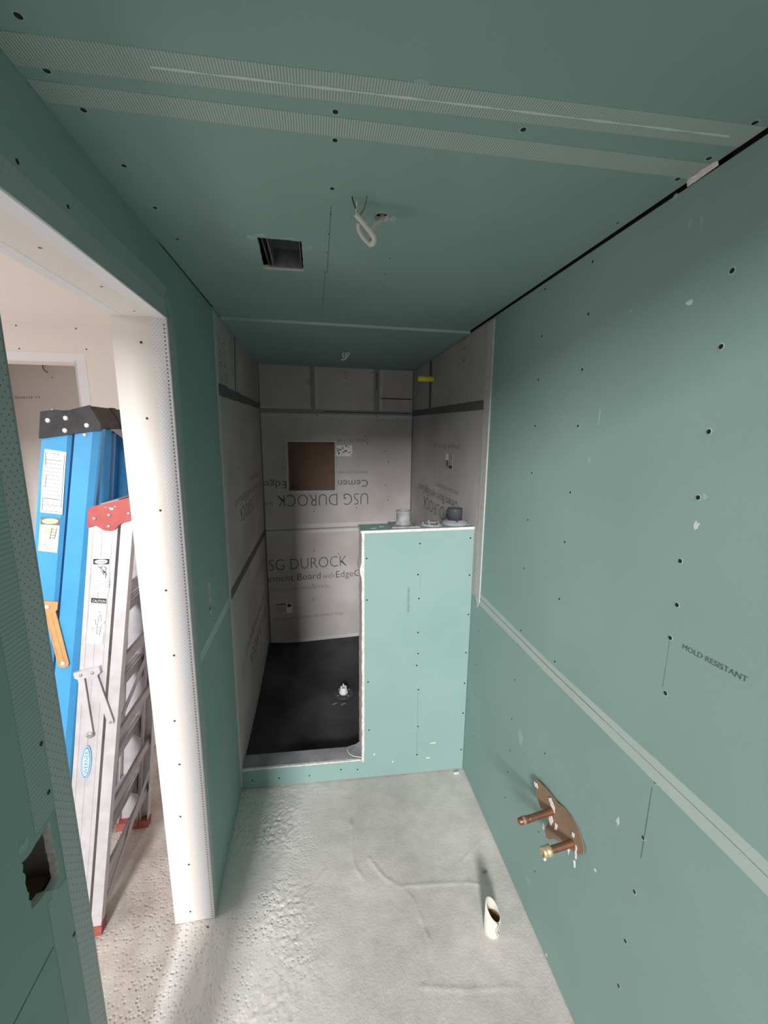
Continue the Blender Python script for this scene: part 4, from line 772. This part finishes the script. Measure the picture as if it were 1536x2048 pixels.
# ------------------------------------------------------------------ step ladders (folded, leaning to the right)
class Lad:
    def __init__(s, a, b, n0, f0, k): s.a, s.b, s.n0, s.f0, s.k = a, b, n0, f0, k
    def x(s, z, o=0.0): return s.a + s.b * z + o
    def near(s, z): return s.n0 + s.k * z
    def far(s, z): return s.f0 - s.k * z
    def P(s, o, y, z, side=0): return Vector((s.x(z, o), s.near(z) + y if side == 0 else s.far(z) - y, z))
    def rail(s, prof, z0, z1, side, name, mat, parent):
        n = 6; g = G()
        g.rings([[s.P(o, y, z0 + (z1 - z0) * i / n, side) for o, y in prof] for i in range(n + 1)], smooth=False)
        return g.out(name, mat, parent)
    def plate(s, pts, name, mat, parent, y0=-0.003, y1=0.0, side=0):
        """flat piece on the near side rails; pts are (x, z)"""
        g = G(); A = [(x, (s.near(z) + y0) if side == 0 else s.far(z) - y0, z) for x, z in pts]; B = [(x, (s.near(z) + y1) if side == 0 else s.far(z) - y1, z) for x, z in pts]
        g.prism(A, B); return g.out(name, mat, parent)
    def rivets(s, pts, name, mat, parent, r=0.006, y=-0.004):
        for x, z in pts:
            G().lathe((x, s.near(z) + y, z), [(r, 0), (r * .9, .002), (r * .4, .0035)], axis=(0, -1, 0), n=12).out(name, mat, parent)
chan = lambda o0, o1, t=.003, d=.028: [(o0, 0), (o1, 0), (o1, d), (o1 - t, d), (o1 - t, t), (o0 + t, t), (o0 + t, d), (o0, d)]

A_ = Lad(-0.82, 0.1507, 1.30, 1.745, 0.05)
al = thing('step_ladder', (-0.86, 1.50, 0), 'aluminium step ladder with a red top leaning folded beside the door jamb', 'ladder')
for sd in (0, 1):
    fr = A_.rail(chan(-.128, -.044), 0.03, 1.53, sd, 'front_rail', 'alu', al)
    A_.rail(chan(-.035, 0.0), 0.03, 1.53, sd, 'rear_rail', 'alu', al)
    if sd == 0:
        front = fr
        for o in (-.118, -.092, -.062):
            A_.rail([(o, -.0012), (o + .004, -.0012), (o + .004, .001), (o, .001)], 0.04, 1.50, 0, 'rib', 'alu', fr)
    for o0, o1 in ((-.132, -.040), (-.039, .004)):
        g = G(); sg = 1 if sd == 0 else -1
        yy = A_.near(0) if sd == 0 else A_.far(0)
        g.prism([(A_.x(0, o0), yy - .004 * sg, -.001), (A_.x(0, o1), yy - .004 * sg, -.001), (A_.x(0, o1), yy + .034 * sg, -.001), (A_.x(0, o0), yy + .034 * sg, -.001)], [(A_.x(.036, o0), yy - .002 * sg, .036), (A_.x(.036, o1), yy - .002 * sg, .036), (A_.x(.036, o1), yy + .034 * sg, .036), (A_.x(.036, o0), yy + .034 * sg, .036)]); g.out('foot', 'red_d', al)
for z in (0.28, 0.58, 0.88, 1.18):
    g = G(); y0, y1 = A_.near(z) + .003, A_.far(z) - .003; xa, xb = A_.x(z, -.122), A_.x(z, -.058)
    g.box(xa, xb, y0, y1, z, z + .003); g.box(xa, xa + .003, y0, y1, z - .035, z); g.box(xb - .003, xb, y0, y1, z - .028, z)
    st = g.out('tread', 'alu_d', al)
    g = G()
    for k in range(5): g.box(xa + .012 + .013 * k, xa + .015 + .013 * k, y0 + .004, y1 - .004, z + .003, z + .005)
    g.out('grip_rib', 'alu_d', st)
    for yy, sg in ((y0, 1), (y1, -1)):
        g = G(); g.prism([(xb - .004, yy, z - .01), (xb - .004, yy + .004 * sg, z - .01), (xb - .004, yy + .10 * sg, z - .002), (xb - .004, yy + .09 * sg, z - .002)], [(xb - .002, yy, z - .12), (xb - .002, yy + .004 * sg, z - .11), (xb - .002, yy + .10 * sg, z - .001), (xb - .002, yy + .09 * sg, z - .001)]); g.out('gusset', 'alu_d', st)
for z in (0.20, 0.46, 0.74, 1.02, 1.28):
    g = G(); y0, y1 = A_.near(z) + .004, A_.far(z) - .004; x = A_.x(z, -.012)
    g.box(x, x + .002, y0, y1, z - .016, z + .016); g.box(x - .010, x, y0, y1, z + .014, z + .016); g.box(x - .010, x, y0, y1, z - .016, z - .014); g.out('rear_brace', 'alu_d', al)
for z0, z1, f in ((0.06, 0.30, 1), (0.78, 0.98, 1)):
    g = G(); a = A_.P(-.004, .004, z0); b = A_.P(-.004, .01, z1, 1)
    g.prism([a, a + Vector((.003, 0, 0)), a + Vector((.003, 0, .022)), a + Vector((0, 0, .022))], [b, b + Vector((.003, 0, 0)), b + Vector((.003, 0, .022)), b + Vector((0, 0, .022))]); g.out('diagonal_brace', 'alu_d', al)
cp = [(-0.716, 1.559), (-0.722, 1.502), (-0.700, 1.509), (-0.688, 1.502), (-0.674, 1.492), (-0.659, 1.490), (-0.645, 1.494), (-0.634, 1.505), (-0.622, 1.515), (-0.576, 1.527), (-0.572, 1.596), (-0.600, 1.594), (-0.665, 1.578), (-0.706, 1.568)]
A_.plate(cp, 'top_cap_side', 'red', al, -.008, 0.004)
A_.plate(cp, 'top_cap_side', 'red', al, -.006, 0.004, 1)
g = G(); tpx = [(-0.716, 1.556), (-0.706, 1.566), (-0.665, 1.576), (-0.600, 1.592), (-0.572, 1.594)]
y0, y1 = A_.near(1.57) - .004, A_.far(1.57) + .004
P = [(x, z) for x, z in tpx]; Q = [(x, z - .012) for x, z in tpx][::-1]
g.prism([(x, y0, z) for x, z in P + Q], [(x, y1, z) for x, z in P + Q]); tc = g.out('top_cap', 'red', al)
g = G(); g.prism([(-0.694, y0 + .03, 1.5695), (-0.640, y0 + .03, 1.5825), (-0.640, y1 - .02, 1.5825), (-0.694, y1 - .02, 1.5695)], [(-0.694, y0 + .03, 1.5725), (-0.640, y0 + .03, 1.5855), (-0.640, y1 - .02, 1.5855), (-0.694, y1 - .02, 1.5725)]); g.out('tool_tray', 'alu_d', tc)
A_.rivets([(-0.699, 1.531), (-0.656, 1.541), (-0.599, 1.545), (-0.660, 1.505)], 'rivet', 'rivet', al, .006, -.008)
for k, (x, z, w, h) in enumerate([(-0.648, 1.562, .02, .012), (-0.664, 1.566, .006, .004), (-0.637, 1.568, .006, .004)]): blob('paint_splash', al, (x, A_.near(z) - .0082, z), (1, 0, 0), (0, 0, 1), w, h, 'paper', k + 5, .0006, .6)
g = G(); zz = [1.16, 1.20, 1.30, 1.44]; sh = [A_.P(-.048, .08, z, 1) for z in zz]
g.prism([A_.P(-.040, .03, 1.15, 1), A_.P(-.040, .002, 1.19, 1), A_.P(-.040, .002, 1.44, 1), A_.P(-.040, .10, 1.44, 1), A_.P(-.040, .06, 1.25, 1)], [A_.P(-.002, .03, 1.15, 1), A_.P(-.002, .002, 1.19, 1), A_.P(-.002, .002, 1.44, 1), A_.P(-.002, .10, 1.44, 1), A_.P(-.002, .06, 1.25, 1)]); ps = g.out('folded_bracket', 'red', al)
# spreader
A_.plate([(-0.806, 1.022), (-0.728, 1.038), (-0.725, 1.018), (-0.738, 1.006), (-0.796, 1.000), (-0.803, 1.004)], 'spreader_plate', 'alu', al, -.013, -.002)
A_.rivets([(-0.784, 1.014), (-0.749, 1.019)], 'rivet', 'rivet', al, .0055, -.013)
arm = lambda x0, z0, x1, z1, w, nm, lad, par, mat, ya=-.010, yb=-.006: lad.plate([(x0 - w, z0), (x0 + w, z0), (x1 + w, z1), (x1 + w * .6, z1 - w), (x1 - w * .6, z1 - w), (x1 - w, z1)], nm, mat, par, ya, yb)
arm(-0.787, 1.008, -0.7785, 0.80, .0095, 'spreader_arm', A_, al, 'alu'); arm(-0.747, 1.008, -0.712, 0.838, .0095, 'spreader_arm', A_, al, 'alu')
A_.rivets([(-0.7785, 0.796)], 'pivot', 'rivet', al, .012, -.010); A_.rivets([(-0.712, 0.836)], 'rivet', 'rivet', al, .005, -.010)
# stickers on the aluminium rail
def sticker(lad, par, pts, mat='paper', y=-.0022): return lad.plate(pts, 'sticker', mat, par, y, y + .0008)
xdir = Vector((1, 0, 0.0)); 
def ly(lad, x, z, e=-.0026): return (x, lad.near(z) + e, z)
up = Vector((0.155, 0.05, 1)).normalized(); rt = Vector((1, 0, -0.155)).normalized()
s1 = sticker(A_, front, [(-0.718, 1.404), (-0.668, 1.402), (-0.682, 1.288), (-0.732, 1.291)])
A_.plate([(-0.717, 1.400), (-0.670, 1.398), (-0.672, 1.380), (-0.719, 1.382)], 'print', 'black', s1, -.0026, -.0021)
el = lambda cx, cz, rx, rz, n=24: [(cx + rx * math.cos(2 * math.pi * i / n), cz + rz * math.sin(2 * math.pi * i / n)) for i in range(n)]
A_.plate(el(-0.6945, 1.390, .019, .0072), 'print', 'paper', s1, -.0031, -.0025)
lettering('printed_lettering', 'WERNER', s1, ly(A_, -0.708, 1.3868, -.0034), (1, 0, -.04), up, .027, .0066, 'black', 0)
def strokes(par, lad, segs, w, mat='black', e=-.0027):
    g = G()
    for (xa, za), (xb, zb) in segs:
        d = Vector((xb - xa, 0, zb - za)); nrm = Vector((-d.z, 0, d.x)).normalized() * w / 2
        g.face([Vector(ly(lad, xa, za, e)) + nrm, Vector(ly(lad, xb, zb, e)) + nrm, Vector(ly(lad, xb, zb, e)) - nrm, Vector(ly(lad, xa, za, e)) - nrm])
    return g.out('pictogram', mat, par, recalc=False)
strokes(s1, A_, [((-.705, 1.374), (-.695, 1.366)), ((-.700, 1.37), (-.690, 1.374)), ((-.695, 1.366), (-.688, 1.352)), ((-.688, 1.374), (-.680, 1.366)), ((-.698, 1.36), (-.690, 1.352)), ((-.690, 1.36), (-.682, 1.345)), ((-.684, 1.366), (-.686, 1.335)), ((-.694, 1.352), (-.690, 1.345))], .0022)
tinyprint('small_print', s1, ly(A_, -0.716, 1.332), rt, up, .042, .0036, 'grey_ink', 5, 2.1)
s2 = sticker(A_, front, [(-0.735, 1.271), (-0.689, 1.265), (-0.716, 1.110), (-0.764, 1.118)])
A_.plate([(-0.7345, 1.271), (-0.690, 1.265), (-0.692, 1.249), (-0.737, 1.255)], 'print', 'black', s2, -.0026, -.0021)
lettering('printed_lettering', 'CAUTION', s2, ly(A_, -0.732, 1.2575, -.0031), Vector((1, 0, -.13)).normalized(), up, .038, .0085, 'paper', 0)
tinyprint('small_print', s2, ly(A_, -0.737, 1.248), Vector((1, 0, -.13)).normalized(), up, .038, .0034, 'grey_ink', 3, 2.0)
strokes(s2, A_, [((-.716, 1.225), (-.712, 1.216)), ((-.714, 1.212), (-.721, 1.20)), ((-.721, 1.2), (-.719, 1.185)), ((-.712, 1.214), (-.712, 1.19)), ((-.735, 1.195), (-.728, 1.195)), ((-.728, 1.195), (-.730, 1.178)), ((-.724, 1.185), (-.730, 1.145)), ((-.712, 1.18), (-.722, 1.14)), ((-.727, 1.17), (-.716, 1.168)), ((-.728, 1.16), (-.718, 1.158)), ((-.729, 1.15), (-.720, 1.148)), ((-.737, 1.172), (-.744, 1.158)), ((-.736, 1.166), (-.730, 1.164)), ((-.707, 1.18), (-.700, 1.188))], .0012)
tinyprint('small_print', s2, ly(A_, -0.758, 1.134), Vector((1, 0, -.13)).normalized(), up, .038, .0026, 'grey_ink', 3, 2.0)
lg = A_.plate([(x + (z - .691) * .151, z) for x, z in el(-0.803, 0.691, .0165, .062, 36)], 'logo_badge', 'logo_blue', front, -.0024, -.0016)
A_.plate([(x + (z - .691) * .151, z) for x, z in el(-0.803, 0.691, .0152, .060, 36)], 'print', 'paper', lg, -.0028, -.0023)
A_.plate([(x + (z - .691) * .151, z) for x, z in el(-0.803, 0.691, .0137, .0575, 36)], 'print', 'logo_blue', lg, -.0032, -.0027)
A_.plate([(x + (z - .691) * .151, z) for x, z in el(-0.803, 0.691, .0105, .051, 36)], 'print', 'paper', lg, -.0036, -.0031)
lettering('printed_lettering', 'WERNER', lg, ly(A_, -0.8025, 0.647, -.004), up, -rt, .088, .0125, 'logo_blue', .01)

B_ = Lad(-1.012, 0.1715, 1.38, 1.86, 0.05)
bl = thing('step_ladder', (-1.10, 1.62, 0), 'blue fibreglass step ladder with a black top standing behind the aluminium one', 'ladder')
cham = [(-.072, 0), (-.020, 0), (-.004, .012), (0, .018), (0, .038), (-.004, .038), (-.004, .020), (-.022, .004), (-.068, .004), (-.068, .034), (-.072, .034)]
chamL = [(-.169, .030), (-.169, .004), (-.164, 0), (-.093, 0), (-.083, .008), (-.083, .036), (-.087, .036), (-.087, .010), (-.095, .004), (-.162, .004), (-.165, .030)]
for sd in (0, 1):
    fr = B_.rail(chamL, 0.03, 1.81, sd, 'front_rail', 'blue', bl)
    if sd == 0: bfront = fr
    B_.rail(cham, 0.03, 1.81, sd, 'rear_rail', 'blue', bl)
    sg = 1 if sd == 0 else -1; yy = B_.near(0) if sd == 0 else B_.far(0)
    for o0, o1 in ((-.173, -.079), (-.076, .004)):
        g = G(); g.prism([(B_.x(0, o0), yy - .004 * sg, -.001), (B_.x(0, o1), yy - .004 * sg, -.001), (B_.x(0, o1), yy + .042 * sg, -.001), (B_.x(0, o0), yy + .042 * sg, -.001)], [(B_.x(.06, o0), yy - .002 * sg, .06), (B_.x(.06, o1), yy - .002 * sg, .06), (B_.x(.06, o1), yy + .042 * sg, .06), (B_.x(.06, o0), yy + .042 * sg, .06)]); g.out('foot', 'black_p', bl)
for z in (0.28, 0.58, 0.88, 1.18, 1.48):
    g = G(); y0, y1 = B_.near(z) + .004, B_.far(z) - .004; xa, xb = B_.x(z, -.158), B_.x(z, -.102)
    g.box(xa, xb, y0, y1, z, z + .003); g.box(xa, xa + .003, y0, y1, z - .035, z); g.box(xb - .003, xb, y0, y1, z - .028, z); g.out('tread', 'alu_d', bl)
for z in (0.43, 0.73, 1.03, 1.30):
    g = G(); g.box(B_.x(z, -.03), B_.x(z, -.028), B_.near(z) + .004, B_.far(z) - .004, z - .014, z + .014); g.out('rear_brace', 'alu_d', bl)
bp_ = [(-0.879, 1.777), (-0.866, 1.862), (-0.824, 1.868), (-0.800, 1.866), (-0.795, 1.862), (-0.786, 1.865), (-0.775, 1.870), (-0.724, 1.884), (-0.700, 1.836), (-0.694, 1.822), (-0.697, 1.806)]
B_.plate(bp_, 'top_cap_side', 'black_p', bl, -.006, 0.003); B_.plate(bp_, 'top_cap_side', 'black_p', bl, -.006, 0.003, 1)
g = G(); y0, y1 = B_.near(1.86) - .004, B_.far(1.86) + .004
tp_ = [(-0.866, 1.860), (-0.775, 1.868), (-0.724, 1.882), (-0.696, 1.826), (-0.699, 1.812), (-0.706, 1.826), (-0.730, 1.868), (-0.775, 1.856), (-0.864, 1.848)]
g.prism([(x, y0, z) for x, z in tp_], [(x, y1, z) for x, z in tp_]); bc = g.out('top_cap', 'black_p', bl)
g = G(); g.prism([(-0.732, y0 + .14, 1.884), (-0.722, y0 + .14, 1.885), (-0.690, y0 + .14, 1.818), (-0.700, y0 + .14, 1.815)], [(-0.732, y0 + .17, 1.884), (-0.722, y0 + .17, 1.885), (-0.690, y0 + .17, 1.818), (-0.700, y0 + .17, 1.815)]); g.out('cap_rib', 'black_p', bc)
g = G(); g.lathe((-0.842, y0 + .02, 1.862), [(0.005, 0), (0.005, .008), (.002, .010)], n=10); g.out('bolt', 'rivet', bc)
B_.rivets([(-0.847, 1.834), (-0.795, 1.842), (-0.736, 1.820), (-0.801, 1.803)], 'rivet', 'rivet_w', bl, .008, -.006); B_.rivets([(-0.747, 1.790)], 'rivet', 'rivet_w', bl, .006, -.001)
g = G(); y = B_.far(1.79) - .036
g.prism([(-0.79, y, 1.812), (-0.715, y, 1.812), (-0.715, y, 1.76), (-0.735, y, 1.765)], [(-0.79, y - .003, 1.812), (-0.715, y - .003, 1.812), (-0.715, y - .003, 1.76), (-0.735, y - .003, 1.765)]); gs = g.out('gusset', 'alu', bl)
g = G(); g.lathe((-0.727, y - .003, 1.785), [(0.006, 0), (0.005, .002)], axis=(0, -1, 0), n=10); g.out('rivet', 'black_p', gs)
s3 = sticker(B_, bfront, [(-0.868, 1.744), (-0.842, 1.740), (-0.806, 1.734), (-0.812, 1.700), (-0.838, 1.530), (-0.902, 1.539), (-0.886, 1.65)], 'paper', -.0012)
tinyprint('small_print', s3, ly(B_, -0.864, 1.729, -.0017), Vector((1, 0, -.13)).normalized(), up, .050, .0055, 'grey_ink', 1)
tinyprint('small_print', s3, ly(B_, -0.864, 1.715, -.0017), Vector((1, 0, -.13)).normalized(), up, .044, .0022, 'grey_ink', 3, 3.2)
strokes(s3, B_, [((-.871 - .0021 * k - .0002, 1.712 - .0125 * k), (-.822 - .0021 * k, 1.705 - .0125 * k)) for k in range(13)], .0013, 'grey_ink', -.0017)
strokes(s3, B_, [((-.866, 1.735), (-.870, 1.69)), ((-.871, 1.66), (-.880, 1.62)), ((-.812, 1.725), (-.840, 1.55)), ((-.89, 1.585), (-.896, 1.545)), ((-.89, 1.586), (-.836, 1.578)), ((-.892, 1.566), (-.84, 1.558)), ((-.893, 1.545), (-.84, 1.538))], .0013, 'black', -.0017)
s4 = sticker(B_, bfront, [(-0.903, 1.523), (-0.846, 1.517), (-0.866, 1.402), (-0.922, 1.411)], 'paper', -.0012)
B_.plate([(-0.9025, 1.524), (-0.846, 1.518), (-0.850, 1.494), (-0.906, 1.499)], 'print', 'grey_ink', s4, -.0017, -.001)
B_.plate(el(-0.876, 1.509, .024, .0095), 'print', 'cream', s4, -.0022, -.0016)
strokes(s4, B_, [((-.872, 1.488), (-.884, 1.448)), ((-.858, 1.486), (-.870, 1.448)), ((-.874, 1.482), (-.860, 1.480)), ((-.877, 1.473), (-.863, 1.471)), ((-.880, 1.463), (-.866, 1.461)), ((-.882, 1.454), (-.869, 1.452))], .0016, 'black', -.0017)
B_.plate([(-.895, 1.485), (-.878, 1.488), (-.874, 1.478), (-.882, 1.464), (-.892, 1.470)], 'print', 'cream', s4, -.0016, -.001)
tinyprint('small_print', s4, ly(B_, -0.906, 1.442, -.0017), rt, up, .042, .0034, 'grey_ink', 6, 1.7)
B_.plate([(-0.928, 1.241), (-0.877, 1.234), (-0.882, 1.207), (-0.890, 1.199), (-0.926, 1.201)], 'spreader_plate', 'gold', bl, -.007, -.001)
sa = B_.plate([(-0.922, 1.203), (-0.888, 1.199), (-0.866, 1.012), (-0.870, 1.002), (-0.882, 0.996), (-0.896, 1.000), (-0.901, 1.010)], 'spreader_arm', 'gold', bl, -.006, -.002)
for o in (-.012, .004): strokes(sa, B_, [((-.908 + o, 1.197), (-.884 + o, 1.012))], .0025, 'gold', -.0066)
B_.rivets([(-0.911, 1.219)], 'rivet', 'rivet_w', bl, .008, -.007); B_.rivets([(-0.884, 1.013)], 'rivet', 'rivet_w', bl, .008, -.006)

# ------------------------------------------------------------------ small scraps on the floor
def scrap(x, y, label, w, mat, seed):
    rnd = random.Random(seed); g = G(); z0 = max(floor_z(x, y), -.003) + .001
    pts = [(x + w * math.cos(a) * rnd.uniform(.5, 1), y + w * .35 * math.sin(a) * rnd.uniform(.5, 1)) for a in [k * math.pi / 4 for k in range(8)]]
    g.prism([(a, b, z0) for a, b in pts], [(a, b, z0 + rnd.uniform(.003, .009)) for a, b in pts])
    return tag(g.out('plaster_scrap', mat, org=(x, y, z0)), label, 'scrap')
scrap(0.705, 1.785, 'white torn plaster scrap at the foot of the half wall in the right corner', .022, 'white_pl', 3)
scrap(0.655, 1.285, 'tiny dark chip on the floor behind the pvc pipe', .014, 'pvc_g', 5)
scrap(-0.44, 1.262, 'tiny reddish chip on the floor under the white door jamb', .006, 'red', 9)
